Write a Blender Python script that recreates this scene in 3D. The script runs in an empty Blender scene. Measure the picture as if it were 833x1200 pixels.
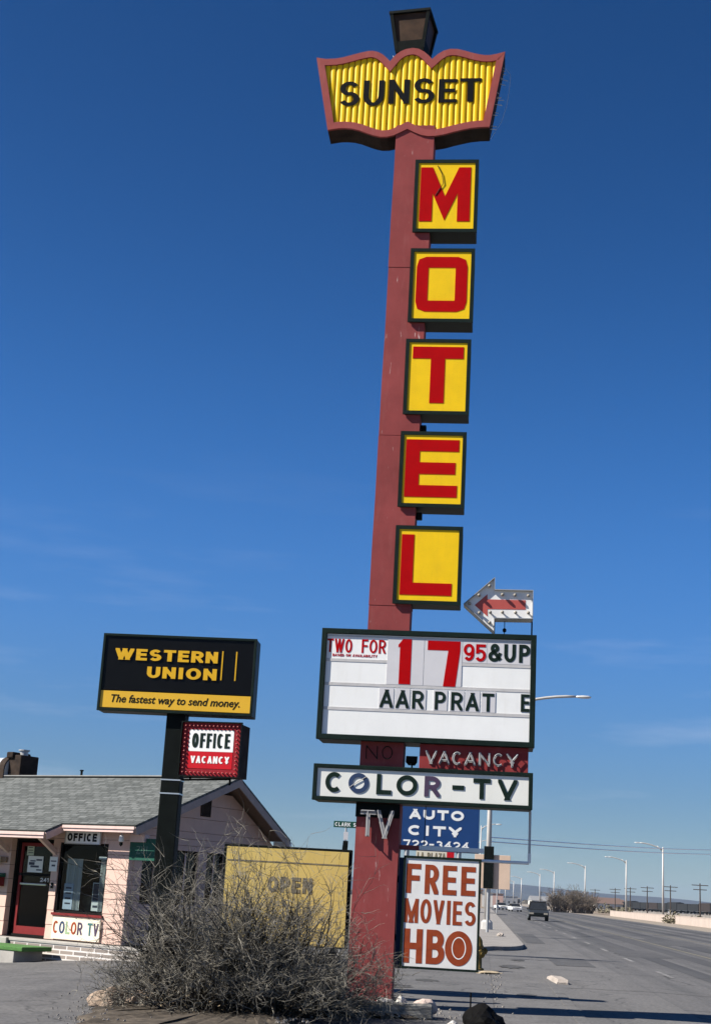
import bpy, bmesh, math, random
from mathutils import Vector, Matrix
R = math.radians
PI = math.pi
sc = bpy.context.scene
col = sc.collection

# ---------------------------------------------------------------- camera, sky, sun, exposure
cam = bpy.data.cameras.new('camera'); cam_o = bpy.data.objects.new('camera', cam); col.objects.link(cam_o)
cam.sensor_fit = 'VERTICAL'; cam.sensor_height = 36.0; cam.lens = 50.0
cam.clip_start = 0.1; cam.clip_end = 40000
cam_o.matrix_world = Matrix.Translation((0, 0, 1.6)) @ Matrix.Rotation(R(105.0), 4, 'X') @ Matrix.Rotation(R(3.15), 4, 'Z')
sc.camera = cam_o
SUN_AZ, SUN_EL = 76.0, 41.0          # degrees left of straight behind the camera, and above the horizon
sdir = Vector((-math.sin(R(SUN_AZ))*math.cos(R(SUN_EL)), -math.cos(R(SUN_AZ))*math.cos(R(SUN_EL)), math.sin(R(SUN_EL))))
sun = bpy.data.lights.new('sun', 'SUN'); sun.energy = 5.0; sun.angle = R(0.53); sun.color = (1.0, 0.95, 0.87)
sun_o = bpy.data.objects.new('sun', sun); col.objects.link(sun_o)
sun_o.rotation_euler = (-sdir).to_track_quat('-Z', 'Y').to_euler()
world = bpy.data.worlds.new('World'); sc.world = world; world.use_nodes = True
nt = world.node_tree; N = nt.nodes; L = nt.links
bg = N['Background']; bg.inputs['Strength'].default_value = 0.05
sky = N.new('ShaderNodeTexSky'); sky.sky_type = 'NISHITA'; sky.sun_disc = False
sky.sun_elevation = R(SUN_EL); sky.sun_rotation = math.atan2(sdir.x, sdir.y)
sky.altitude = 2000; sky.air_density = 1.0; sky.dust_density = 0.9; sky.ozone_density = 5.0
hsv = N.new('ShaderNodeHueSaturation'); hsv.inputs['Saturation'].default_value = 1.26; hsv.inputs['Hue'].default_value = 0.507
L.new(sky.outputs[0], hsv.inputs['Color'])
# thin streaks of cloud low in the sky
tc = N.new('ShaderNodeTexCoord'); mp = N.new('ShaderNodeMapping'); mp.inputs['Scale'].default_value = (2.2, 2.2, 16.0)
mp.inputs['Rotation'].default_value = (0.0, R(7), 0.0)
L.new(tc.outputs['Generated'], mp.inputs['Vector'])
nz = N.new('ShaderNodeTexNoise'); nz.inputs['Scale'].default_value = 2.6; nz.inputs['Detail'].default_value = 7; nz.inputs['Roughness'].default_value = 0.55
L.new(mp.outputs[0], nz.inputs['Vector'])
rp = N.new('ShaderNodeValToRGB'); rp.color_ramp.elements[0].position = 0.55; rp.color_ramp.elements[1].position = 0.78
L.new(nz.outputs['Fac'], rp.inputs['Fac'])
sp_ = N.new('ShaderNodeSeparateXYZ'); L.new(tc.outputs['Generated'], sp_.inputs[0])
mr = N.new('ShaderNodeMapRange'); mr.inputs['From Min'].default_value = 0.30; mr.inputs['From Max'].default_value = 0.08
mr.inputs['To Min'].default_value = 0.0; mr.inputs['To Max'].default_value = 0.16; L.new(sp_.outputs['Z'], mr.inputs['Value'])
mu = N.new('ShaderNodeMath'); mu.operation = 'MULTIPLY'; L.new(rp.outputs[0], mu.inputs[0]); L.new(mr.outputs[0], mu.inputs[1])
mx = N.new('ShaderNodeMixRGB'); L.new(mu.outputs[0], mx.inputs['Fac']); # brightness of the air by height above the horizon (dry, high-altitude sky: deep overhead, paler lower down)
er = N.new('ShaderNodeValToRGB'); er.color_ramp.interpolation = 'B_SPLINE'; ce = er.color_ramp.elements
ce[0].position = 0.0; ce[0].color = (.40, .40, .40, 1); ce[1].position = 1.0; ce[1].color = (.5, .5, .5, 1)
for ps, v_ in ((.05, .38), (.10, .46), (.17, .62), (.26, .70), (.40, .57), (.56, .44)):
    e_ = ce.new(ps); e_.color = (v_, v_, v_, 1)
L.new(sp_.outputs['Z'], er.inputs[0])
em = N.new('ShaderNodeVectorMath'); em.operation = 'MULTIPLY'; L.new(hsv.outputs[0], em.inputs[0]); L.new(er.outputs[0], em.inputs[1])
e2_ = N.new('ShaderNodeVectorMath'); e2_.operation = 'SCALE'; e2_.inputs['Scale'].default_value = 2.0; L.new(em.outputs[0], e2_.inputs[0])
L.new(e2_.outputs[0], mx.inputs[1]); mx.inputs[2].default_value = (9.0, 9.4, 10.5, 1)
L.new(mx.outputs[0], bg.inputs['Color'])
sc.view_settings.view_transform = 'Standard'; sc.view_settings.look = 'None'; sc.view_settings.gamma = 1.0
sc.view_settings.exposure = 0.95
sc.cycles.max_bounces = 6; sc.cycles.diffuse_bounces = 3; sc.cycles.transparent_max_bounces = 12; sc.cycles.volume_bounces = 0
sc.cycles.use_denoising = True

rng = random.Random(7)

# ---------------------------------------------------------------- materials
MATS = {}
def mat(name, c, rough=0.6, var=0.12, scale=6.0, metal=0.0, bump=0.0, bscale=None, dirt=0.0, dirtc=(0.10, 0.08, 0.06), stretch=(1, 1, 1), spec=0.5, c2=None, emit=None, alpha=None, coord='Object'):
    """procedural paint / stone / metal: colour wanders with noise, optional dirt streaks and bump"""
    if name in MATS: return MATS[name]
    m = bpy.data.materials.new(name); m.use_nodes = True; n = m.node_tree.nodes; l = m.node_tree.links
    p = n['Principled BSDF']; p.inputs['Roughness'].default_value = rough; p.inputs['Metallic'].default_value = metal
    p.inputs['Specular IOR Level'].default_value = spec
    t = n.new('ShaderNodeTexCoord'); mpn = n.new('ShaderNodeMapping'); mpn.inputs['Scale'].default_value = stretch
    l.new(t.outputs[coord], mpn.inputs['Vector'])
    x = n.new('ShaderNodeTexNoise'); x.inputs['Scale'].default_value = scale; x.inputs['Detail'].default_value = 8; x.inputs['Roughness'].default_value = 0.65
    l.new(mpn.outputs[0], x.inputs['Vector'])
    r = n.new('ShaderNodeValToRGB'); e = r.color_ramp.elements
    e[0].position = 0.3; e[1].position = 0.7
    a = tuple(max(0, v*(1-var)) for v in c); b = tuple(min(1, v*(1+var)) for v in c) if c2 is None else c2
    e[0].color = (*a, 1); e[1].color = (*b, 1)
    l.new(x.outputs['Fac'], r.inputs['Fac']); out = r.outputs[0]
    if dirt > 0:
        x2 = n.new('ShaderNodeTexNoise'); x2.inputs['Scale'].default_value = 3.0; x2.inputs['Detail'].default_value = 9; x2.inputs['Roughness'].default_value = 0.7
        mp2 = n.new('ShaderNodeMapping'); mp2.inputs['Scale'].default_value = (3.0, 3.0, 0.6); mp2.inputs['Location'].default_value = (3.1, 1.7, 0.4)
        l.new(t.outputs[coord], mp2.inputs['Vector']); l.new(mp2.outputs[0], x2.inputs['Vector'])
        r2 = n.new('ShaderNodeValToRGB'); r2.color_ramp.elements[0].position = 0.52; r2.color_ramp.elements[1].position = 0.75
        r2.color_ramp.elements[1].color = (dirt, dirt, dirt, 1)
        l.new(x2.outputs['Fac'], r2.inputs['Fac'])
        mm = n.new('ShaderNodeMixRGB'); l.new(r2.outputs[0], mm.inputs['Fac']); l.new(out, mm.inputs[1]); mm.inputs[2].default_value = (*dirtc, 1); out = mm.outputs[0]
    l.new(out, p.inputs['Base Color'])
    if bump > 0:
        bn = n.new('ShaderNodeBump'); bn.inputs['Strength'].default_value = bump; bn.inputs['Distance'].default_value = 0.02
        x3 = n.new('ShaderNodeTexNoise'); x3.inputs['Scale'].default_value = bscale or scale*4; x3.inputs['Detail'].default_value = 6
        l.new(mpn.outputs[0], x3.inputs['Vector']); l.new(x3.outputs['Fac'], bn.inputs['Height']); l.new(bn.outputs[0], p.inputs['Normal'])
    if emit:
        p.inputs['Emission Color'].default_value = (*emit[0], 1); p.inputs['Emission Strength'].default_value = emit[1]
    MATS[name] = m
    return m

def glass(name, tint=(0.62, 0.68, 0.68), refl=0.06):
    m = bpy.data.materials.new(name); m.use_nodes = True; n = m.node_tree.nodes; l = m.node_tree.links
    n.remove(n['Principled BSDF']); o = n['Material Output']
    tr = n.new('ShaderNodeBsdfTransparent'); tr.inputs[0].default_value = (*tint, 1)
    gl = n.new('ShaderNodeBsdfGlossy'); gl.inputs['Roughness'].default_value = 0.03
    fc = n.new('ShaderNodeLayerWeight'); fc.inputs['Blend'].default_value = 0.5; pw = n.new('ShaderNodeMath'); pw.operation = 'POWER'; pw.inputs[1].default_value = 4.0; l.new(fc.outputs['Facing'], pw.inputs[0]); lw = n.new('ShaderNodeMath'); lw.operation = 'MULTIPLY_ADD'; lw.inputs[1].default_value = 0.8; lw.inputs[2].default_value = 0.008; l.new(pw.outputs[0], lw.inputs[0])
    mxs = n.new('ShaderNodeMixShader'); l.new(lw.outputs[0], mxs.inputs[0]); l.new(tr.outputs[0], mxs.inputs[1]); l.new(gl.outputs[0], mxs.inputs[2])
    l.new(mxs.outputs[0], o.inputs['Surface']); return m

M_maroon = mat('maroon_paint', (0.24, 0.032, 0.032), 0.7, 0.14, 2.5, dirt=0.35, dirtc=(0.32, 0.09, 0.08), bump=0.05, spec=0.15)
M_pink_trim = mat('faded_red_trim', (0.30, 0.068, 0.060), 0.7, 0.12, 4, dirt=0.4, dirtc=(0.38, 0.16, 0.14), spec=0.15)
M_black = mat('black_paint', (0.006, 0.008, 0.007), 0.6, 0.3, 5, dirt=0.12, dirtc=(0.02, 0.022, 0.02), spec=0.06)
M_dkgreen = mat('dark_green_cabinet', (0.006, 0.014, 0.010), 0.5, 0.3, 5, dirt=0.3, dirtc=(0.022, 0.03, 0.024), spec=0.15)
M_yel = mat('yellow_plastic', (0.86, 0.545, 0.006), 0.45, 0.06, 3, dirt=0.24, dirtc=(0.62, 0.36, 0.02), spec=0.2)
M_yelflute = mat('yellow_flutes', (0.86, 0.545, 0.006), 0.45, 0.05, 3, dirt=0.12, dirtc=(0.6, 0.40, 0.02), spec=0.2)
M_red = mat('red_letter', (0.41, 0.002, 0.004), 0.6, 0.08, 3, spec=0.04)
M_blackletter = mat('black_letter', (0.006, 0.006, 0.006), 0.5, 0.2, 6, spec=0.12)
M_white = mat('white_plastic', (0.84, 0.835, 0.80), 0.45, 0.04, 2.0, dirt=0.22, dirtc=(0.62, 0.58, 0.50))
M_rail = mat('letter_rail', (0.52, 0.50, 0.48), 0.4, 0.1, 5, dirt=0.3, dirtc=(0.3, 0.28, 0.25))
M_plate = mat('letter_plate', (0.62, 0.60, 0.60), 0.3, 0.04, 3)
M_greenletter = mat('green_black_letter', (0.007, 0.018, 0.012), 0.5, 0.2, 6, spec=0.15)
M_navy = mat('navy_letter', (0.02, 0.04, 0.10), 0.45, 0.2, 6)
M_plum = mat('plum_letter', (0.06, 0.035, 0.07), 0.45, 0.2, 6)
M_rust = mat('rust_brown_paint', (0.27, 0.046, 0.013), 0.75, 0.18, 9, dirt=0.25, dirtc=(0.36, 0.10, 0.045), spec=0.2)
M_neon = mat('neon_tube', (0.30, 0.295, 0.29), 0.2, 0.05, 4)
M_steel = mat('galvanised_steel', (0.42, 0.42, 0.41), 0.45, 0.1, 8, metal=0.4)
M_lampgrey = mat('lamp_pole_grey', (0.46, 0.44, 0.41), 0.55, 0.08, 3, metal=0.2)
M_bulb = mat('bulb_glass', (0.30, 0.27, 0.22), 0.15, 0.1, 8)
M_arrowwhite = mat('arrow_white_enamel', (0.78, 0.77, 0.74), 0.5, 0.06, 4, dirt=0.25, dirtc=(0.5, 0.45, 0.4))
M_arrowred = mat('arrow_red', (0.42, 0.07, 0.055), 0.55, 0.1, 5)
M_goldtext = mat('gold_letter', (0.74, 0.42, 0.018), 0.5, 0.06, 5, spec=0.2)
M_gold = mat('gold_band', (0.80, 0.46, 0.02), 0.45, 0.05, 3, dirt=0.12, dirtc=(0.5, 0.3, 0.05))
M_wublack = mat('gloss_black', (0.004, 0.004, 0.004), 0.35, 0.2, 4, spec=0.15)
M_signred = mat('sign_red', (0.52, 0.008, 0.016), 0.45, 0.06, 4, spec=0.2)
M_signborder = mat('sign_red_border', (0.26, 0.012, 0.018), 0.5, 0.2, 6, spec=0.2)
M_pink = mat('pink_block', (0.58, 0.395, 0.32), 0.75, 0.07, 2.0, bump=0.12, bscale=30, dirt=0.22, dirtc=(0.45, 0.30, 0.26))
M_fascia = mat('fascia_paint', (0.60, 0.43, 0.38), 0.6, 0.08, 5, dirt=0.3, dirtc=(0.35, 0.25, 0.22))
M_soffit = mat('soffit_wood', (0.20, 0.125, 0.08), 0.8, 0.25, 6, stretch=(1, 8, 1))
M_dark = mat('dark_interior', (0.010, 0.009, 0.008), 0.9, 0.2, 3, spec=0.1)
M_doorred = mat('door_red', (0.17, 0.022, 0.022), 0.6, 0.1, 5, spec=0.1)
M_curtain = mat('curtain', (0.58, 0.60, 0.58), 0.9, 0.08, 5)
M_glass = glass('window_glass')
M_chrome = mat('brushed_aluminium', (0.7, 0.7, 0.68), 0.3, 0.05, 10, metal=0.7)
M_paper = mat('paper', (0.70, 0.70, 0.67), 0.8, 0.05, 6)
M_ink = mat('ink', (0.03, 0.035, 0.06), 0.7, 0.2, 10)
M_cream = mat('cream_board', (0.70, 0.64, 0.50), 0.65, 0.05, 4, dirt=0.2, dirtc=(0.5, 0.42, 0.3))
M_greenturf = mat('green_turf', (0.06, 0.16, 0.035), 0.95, 0.3, 30, bump=0.5, bscale=160)
M_conc = mat('concrete', (0.33, 0.31, 0.28), 0.85, 0.16, 3, bump=0.2, bscale=40, dirt=0.3, dirtc=(0.2, 0.18, 0.16))
M_wood = mat('pole_wood', (0.055, 0.040, 0.030), 0.9, 0.3, 5)
M_rock = mat('sandstone', (0.27, 0.20, 0.145), 0.9, 0.4, 5, bump=0.9, bscale=11)
M_rockw = mat('pale_rock', (0.55, 0.52, 0.47), 0.9, 0.2, 8, bump=0.6, bscale=20)
M_twig = mat('twig_bark', (0.036, 0.033, 0.027), 0.9, 0.35, 5.0, c2=(0.31, 0.285, 0.235), spec=0.1)
M_stem = mat('stem_bark', (0.018, 0.015, 0.011), 0.9, 0.35, 4.0, c2=(0.075, 0.065, 0.05), spec=0.1)
M_farbark = mat('far_bark', (0.085, 0.066, 0.050), 0.95, 0.3, 0.5)
M_blacklump = mat('matte_black', (0.004, 0.004, 0.004), 0.7, 0.3, 5, bump=0.2, bscale=9, spec=0.06)
M_hydrant = mat('hydrant_yellow', (0.17, 0.115, 0.03), 0.7, 0.3, 8, dirt=0.6, dirtc=(0.10, 0.065, 0.03), spec=0.2)
M_blue = mat('blue_sign', (0.012, 0.050, 0.165), 0.55, 0.08, 3, spec=0.2)
M_streetgreen = mat('street_sign_green', (0.012, 0.075, 0.050), 0.6, 0.1, 5, spec=0.2)
M_duct = mat('pale_duct_metal', (0.55, 0.57, 0.58), 0.4, 0.1, 3, metal=0.3)
M_rustbox = mat('rusty_dark_metal', (0.028, 0.019, 0.014), 0.85, 0.6, 4, spec=0.15)
M_tan = mat('tan_plywood', (0.58, 0.43, 0.32), 0.8, 0.08, 2)
M_faded = mat('faded_yellow', (0.66, 0.49, 0.15), 0.75, 0.08, 3, dirt=0.45, dirtc=(0.62, 0.52, 0.27), spec=0.15)
M_ghost = mat('weathered_grey_letter', (0.12, 0.105, 0.08), 0.8, 0.45, 7, c2=(0.32, 0.265, 0.15))
M_greypaint = mat('shingle_edge', (0.20, 0.20, 0.19), 0.8, 0.15, 6)

# ---------------------------------------------------------------- object helpers
def _props(o, label=None, cat=None, group=None, kind=None):
    if label: o['label'] = label
    if cat: o['category'] = cat
    if group: o['group'] = group
    if kind: o['kind'] = kind
    return o

def thing(name, label, cat, loc=(0, 0, 0), rz=0.0, group=None):
    o = bpy.data.objects.new(name, None); col.objects.link(o); o.empty_display_size = 0.2
    o.location = loc; o.rotation_euler = (0, 0, rz)
    return _props(o, label, cat, group)

class MB:
    """collects solids into ONE mesh; origin is subtracted from every point"""
    def __init__(s, origin=(0, 0, 0)):
        s.v = []; s.f = []; s.o = Vector(origin)
    def pts(s, ps):
        i = len(s.v); s.v += [tuple(Vector(p)-s.o) for p in ps]; return i
    def poly(s, ps):
        i = s.pts(ps); s.f.append(tuple(range(i, i+len(ps))))
    def box(s, x0, x1, y0, y1, z0, z1):
        i = s.pts([(x, y, z) for z in (z0, z1) for y in (y0, y1) for x in (x0, x1)])
        for q in ((0, 2, 3, 1), (4, 5, 7, 6), (0, 1, 5, 4), (2, 6, 7, 3), (0, 4, 6, 2), (1, 3, 7, 5)): s.f.append(tuple(i+k for k in q))
        return s
    def prism(s, xz, y0, y1):
        """closed outline in x,z carried from y0 (front) to y1 (back)"""
        a = sum(xz[k][0]*xz[(k+1) % len(xz)][1]-xz[(k+1) % len(xz)][0]*xz[k][1] for k in range(len(xz)))
        if a < 0: xz = xz[::-1]
        n = len(xz); i = s.pts([(x, y0, z) for x, z in xz]+[(x, y1, z) for x, z in xz])
        s.f.append(tuple(range(i, i+n))); s.f.append(tuple(range(i+2*n-1, i+n-1, -1)))
        for k in range(n):
            k2 = (k+1) % n; s.f.append((i+k, i+n+k, i+n+k2, i+k2))
        return s
    def loft(s, rings, cap=True):
        n = len(rings[0]); ids = [s.pts(r) for r in rings]
        for a, b in zip(ids, ids[1:]):
            for k in range(n):
                k2 = (k+1) % n; s.f.append((a+k, a+k2, b+k2, b+k))
        if cap:
            s.f.append(tuple(ids[0]+k for k in range(n-1, -1, -1))); s.f.append(tuple(ids[-1]+k for k in range(n)))
        return s
    def tube(s, path, r, n=8, cap=True):
        path = [Vector(p) for p in path]; rings = []
        rr = r if isinstance(r, (list, tuple)) else [r]*len(path)
        for k, p in enumerate(path):
            d = (path[min(k+1, len(path)-1)]-path[max(k-1, 0)])
            if d.length < 1e-9: d = Vector((0, 0, 1))
            d.normalize(); a = Vector((0, 0, 1)) if abs(d.z) < 0.9 else Vector((1, 0, 0))
            u = d.cross(a).normalized(); w = d.cross(u)
            rings.append([p+(u*math.cos(2*PI*j/n)+w*math.sin(2*PI*j/n))*rr[k] for j in range(n)])
        return s.loft(rings, cap)
    def lathe(s, prof, c=(0, 0, 0), n=16):
        return s.loft([[(c[0]+r*math.cos(2*PI*j/n), c[1]+r*math.sin(2*PI*j/n), c[2]+z) for j in range(n)] for r, z in prof])
    def frame(s, x0, x1, z0, z1, t, y0, y1):
        """a mitred picture-frame ring, no overlapping faces"""
        o = [(x0, z0), (x1, z0), (x1, z1), (x0, z1)]; q = [(x0+t, z0+t), (x1-t, z0+t), (x1-t, z1-t), (x0+t, z1-t)]
        return s.ring(o, q, y0, y1)
    def ring(s, o, q, y0, y1):
        n = len(o); i = s.pts([(x, y0, z) for x, z in o]+[(x, y0, z) for x, z in q]+[(x, y1, z) for x, z in o]+[(x, y1, z) for x, z in q])
        for k in range(n):
            k2 = (k+1) % n
            s.f += [(i+k, i+k2, i+n+k2, i+n+k), (i+2*n+k2, i+2*n+k, i+3*n+k, i+3*n+k2), (i+k2, i+k, i+2*n+k, i+2*n+k2), (i+n+k, i+n+k2, i+3*n+k2, i+3*n+k)]
        return s
    def build(s, name, m, parent=None, bevel=0.0, smooth=False, label=None, loc=None):
        me = bpy.data.meshes.new(name); me.from_pydata(s.v, [], s.f)
        if bevel > 0 or smooth:
            bm = bmesh.new(); bm.from_mesh(me)
            if bevel > 0:
                bmesh.ops.remove_doubles(bm, verts=bm.verts, dist=1e-5)
                es = [e for e in bm.edges if len(e.link_faces) == 2 and e.calc_face_angle(0) > 0.5]
                bmesh.ops.bevel(bm, geom=es, offset=bevel, segments=2, affect='EDGES', profile=0.5, clamp_overlap=True)
            bm.to_mesh(me); bm.free()
        me.materials.append(m)
        if smooth:
            for p in me.polygons: p.use_smooth = True
        o = bpy.data.objects.new(name, me); col.objects.link(o)
        if parent: o.parent = parent
        if loc is not None: o.location = loc
        if label: o['label'] = label
        return o

def kids(o): return [c for c in bpy.data.objects if c.parent == o]
def copy_tree(o, parent=None, pm=None):
    if pm is None:
        pm = {}
        for c in bpy.data.objects:
            if c.parent: pm.setdefault(c.parent.name, []).append(c)
    c = o.copy(); col.objects.link(c)
    if parent: c.parent = parent
    for ch in pm.get(o.name, []): copy_tree(ch, c, pm)
    return c

# ---------------------------------------------------------------- block lettering made of strokes
def arc(cx, cz, rx, rz, a0, a1, n=14):
    return [(cx+rx*math.cos(R(a0+(a1-a0)*k/n)), cz+rz*math.sin(R(a0+(a1-a0)*k/n))) for k in range(n+1)]
def bowl(z0, z1, xr=1.0, xs=0.5):
    return [(0, z1), (xs, z1)]+arc(xs, (z0+z1)/2, xr-xs, (z1-z0)/2, 88, -88, 10)+[(xs, z0), (0, z0)]
G = {
 'A': [('l', 0, 0, .5, 1), ('l', 1, 0, .5, 1), ('l', .22, .27, .78, .27)],
 'B': [('l', 0, 0, 0, 1), ('c', bowl(.52, 1, .92)), ('c', bowl(0, .52, 1.0))],
 'C': [('c', arc(.5, .5, .5, .5, 48, 312, 22))],
 'D': [('l', 0, 0, 0, 1), ('c', bowl(0, 1))],
 'E': [('l', 0, 0, 0, 1), ('l', 0, 1, 1, 1), ('l', 0, .52, .90, .52), ('l', 0, 0, 1, 0)],
 'F': [('l', 0, 0, 0, 1), ('l', 0, 1, 1, 1), ('l', 0, .52, .88, .52)],
 'G': [('c', arc(.5, .5, .5, .5, 48, 350, 22)), ('l', .55, .42, 1, .42)],
 'H': [('l', 0, 0, 0, 1), ('l', 1, 0, 1, 1), ('l', 0, .5, 1, .5)],
 'I': [('l', .5, 0, .5, 1)],
 'K': [('l', 0, 0, 0, 1), ('l', 0, .35, 1, 1), ('l', .3, .55, 1, 0)],
 'L': [('l', 0, 0, 0, 1), ('l', 0, 0, 1, 0)],
 'M': [('l', 0, 0, 0, 1), ('l', 1, 0, 1, 1), ('l', 0, 1, .5, 0.1), ('l', 1, 1, .5, 0.1)],
 'N': [('l', 0, 0, 0, 1), ('l', 1, 0, 1, 1), ('l', 0, 1, 1, 0)],
 'O': [('o', arc(.5, .5, .5, .5, 0, 360, 32)[:-1])],
 'P': [('l', 0, 0, 0, 1), ('c', bowl(.44, 1))],
 'R': [('l', 0, 0, 0, 1), ('c', bowl(.46, 1)), ('l', .5, .46, 1, 0)],
 'S': [('c', arc(.5, .745, .46, .255, 25, 262, 16)+arc(.5, .255, .5, .255, 80, -155, 16))],
 'T': [('l', 0, 1, 1, 1), ('l', .5, 0, .5, 1)],
 'U': [('c', [(0, 1.12), (0, .4)]+arc(.5, .4, .5, .4, 180, 360, 14)+[(1, .4), (1, 1.12)])],
 'V': [('l', 0, 1, .5, 0), ('l', 1, 1, .5, 0)],
 'W': [('l', 0, 1, .27, 0), ('l', .5, 1, .27, 0), ('l', .5, 1, .73, 0), ('l', 1, 1, .73, 0)],
 'X': [('l', 0, 0, 1, 1), ('l', 0, 1, 1, 0)],
 'Y': [('l', 0, 1, .5, .45), ('l', 1, 1, .5, .45), ('l', .5, 0, .5, .5)],
 'Z': [('l', 0, 1, 1, 1), ('l', 0, 0, 1, 0), ('l', 0, 0, 1, 1)],
 '1': [('l', 1, 0, 1, 1), ('l', 0, .86, 1, 1)],
 '2': [('c', arc(.5, .7, .5, .3, 170, -30, 14)+[(0.05, .06)]), ('l', 0, 0, 1, 0)],
 '3': [('c', arc(.48, .76, .44, .24, 150, -80, 12)), ('c', arc(.5, .26, .5, .26, 80, -155, 12))],
 '4': [('l', .75, 0, .75, 1), ('l', 0, .3, 1, .3), ('l', 0, .3, .75, 1)],
 '5': [('l', .08, 1, .95, 1), ('l', .08, .55, .08, 1), ('c', arc(.48, .32, .52, .32, 130, -150, 16))],
 '7': [('l', 0, 1, 1, 1), ('l', .52, 0, 1, 1)],
 '9': [('o', arc(.5, .68, .5, .32, 0, 360, 22)[:-1]), ('c', [(1, .68)]+arc(.5, .4, .5, .4, 0, -140, 14))],
 '&': [('c', [(1.0, 0.0), (.24, .66)]+arc(.44, .80, .24, .20, 205, -25, 12)+[(.10, .42)]+arc(.40, .26, .40, .26, 155, 352, 14)+[(.97, .50)])],
 '-': [('l', 0, .5, 1, .5)],
 '.': [('l', .5, 0, .5, .02)],
 '#': [('o', [(0, .12), (.03, .03), (.12, 0), (.88, 0), (.97, .03), (1, .12), (1, .88), (.97, .97), (.88, 1), (.12, 1), (.03, .97), (0, .88)])],
}
WID = {'I': .38, 'M': 1.22, 'W': 1.4, '-': .6, '1': .5, 'L': .8, 'E': .82, 'F': .8, '.': .3, ' ': .55, 'O': 1.02, 'C': .95}
def clip(poly, x0, x1, z0, z1):
    for ax, lim, sg in ((0, x0, 1), (0, x1, -1), (1, z0, 1), (1, z1, -1)):
        out = []
        for k in range(len(poly)):
            a, b = poly[k-1], poly[k]; ia = sg*(a[ax]-lim) >= -1e-9; ib = sg*(b[ax]-lim) >= -1e-9
            if ia != ib:
                t = (lim-a[ax])/(b[ax]-a[ax]); out.append((a[0]+t*(b[0]-a[0]), a[1]+t*(b[1]-a[1])))
            if ib: out.append(b)
        poly = out
        if not poly: return []
    return poly
def glyph(mb, ch, x0, x1, z0, z1, w, y=0.0, th=0.006, skew=0.0, wz=None):
    """one block letter filling the box; its back sits at y, its front th nearer the viewer"""
    wz = wz or w; h = w/2; hz = wz/2          # wz: weight of the level strokes
    X = lambda a: x0+h+a*(x1-x0-w); Z = lambda a: z0+hz+a*(z1-z0-wz)
    for k, g in enumerate(G[ch]):
        yf = y-th-0.0005*k
        if g[0] == 'l':
            a = Vector((X(g[1]), Z(g[2]))); b = Vector((X(g[3]), Z(g[4]))); d = b-a
            if ch == 'I' or ch == '.': a.x = b.x = (x0+x1)/2
            if d.length < 1e-6: d = Vector((0, 1))
            d.normalize(); n = Vector((-d.y*h, d.x*hz))
            e = h if min(abs(d.x), abs(d.y)) < 1e-3 else w*1.2
            p = [tuple(a-d*e+n), tuple(a-d*e-n), tuple(b+d*e-n), tuple(b+d*e+n)]
            if ch in 'M' and k >= 2: p = clip(p, x0, x1, z0, z1)
            p = clip(p, x0, x1, z0, z1)
            if ch == 'R' and k == 2: p = clip(p, x0, x1, z0, Z(.46))
            if ch == 'A' and k == 2: pass
            if ch == '7' and k == 1: p = clip(p, x0, x1, z0, z1)
            if len(p) >= 3:
                p = [(q[0]+skew*(q[1]-z0), q[1]) for q in p]; mb.prism(p, yf, y)
        else:
            pts = [Vector((X(q[0]), Z(q[1]))) for q in g[1]]; closed = g[0] == 'o'; n = len(pts); o = []; q = []
            for i in range(n):
                if closed: a, b = pts[i-1], pts[(i+1) % n]
                else: a, b = pts[max(i-1, 0)], pts[min(i+1, n-1)]
                d1 = (pts[i]-a); d2 = (b-pts[i])
                if d1.length < 1e-9: d1 = d2
                if d2.length < 1e-9: d2 = d1
                d1 = d1.normalized(); d2 = d2.normalized(); n1 = Vector((-d1.y, d1.x)); n2 = Vector((-d2.y, d2.x))
                mdir = (n1+n2)
                if mdir.length < 1e-6: mdir = n1
                mdir.normalize(); s_ = h/max(0.6, mdir.dot(n1))
                mv = Vector((mdir.x*s_, mdir.y*s_*wz/w)); o.append(pts[i]+mv); q.append(pts[i]-mv)
            rng_ = range(n) if closed else range(n-1)
            cl = lambda v: (min(max(v.x, x0), x1)+skew*(min(max(v.y, z0), z1)-z0), min(max(v.y, z0), z1))
            o = [cl(v) for v in o]; q = [cl(v) for v in q]
            i0 = mb.pts([(p[0], yf, p[1]) for p in o]+[(p[0], yf, p[1]) for p in q]+[(p[0], y, p[1]) for p in o]+[(p[0], y, p[1]) for p in q])
            for i in rng_:
                j = (i+1) % n
                mb.f += [(i0+i, i0+n+i, i0+n+j, i0+j), (i0+i, i0+j, i0+2*n+j, i0+2*n+i), (i0+n+j, i0+n+i, i0+3*n+i, i0+3*n+j)]
            if not closed:
                mb.f += [(i0, i0+2*n, i0+3*n, i0+n), (i0+n-1, i0+2*n-1, i0+4*n-1, i0+3*n-1)]
    return mb
def text_boxes(s, x0, x1, gap=0.22):
    ws = [WID.get(c, .9) for c in s]; tot = sum(ws)+gap*(len(s)-1); k = (x1-x0)/tot; x = x0; out = []
    for c, w in zip(s, ws):
        if c != ' ': out.append((c, x, x+w*k))
        x += (w+gap)*k
    return out
def text(mb, s, x0, x1, z0, z1, w, y=0.0, th=0.004, gap=0.22, skew=0.0, tilt=0.0):
    for c, a, b in text_boxes(s, x0, x1, gap):
        dz = tilt*((a+b)/2-x0)
        if c == '-': glyph(mb, c, a, b, (z0+z1)/2-w/2+dz, (z0+z1)/2+w/2+dz, w, y, th, skew)
        else: glyph(mb, c, a, b, z0+dz, z1+dz, w, y, th, skew)
    return mb

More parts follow.
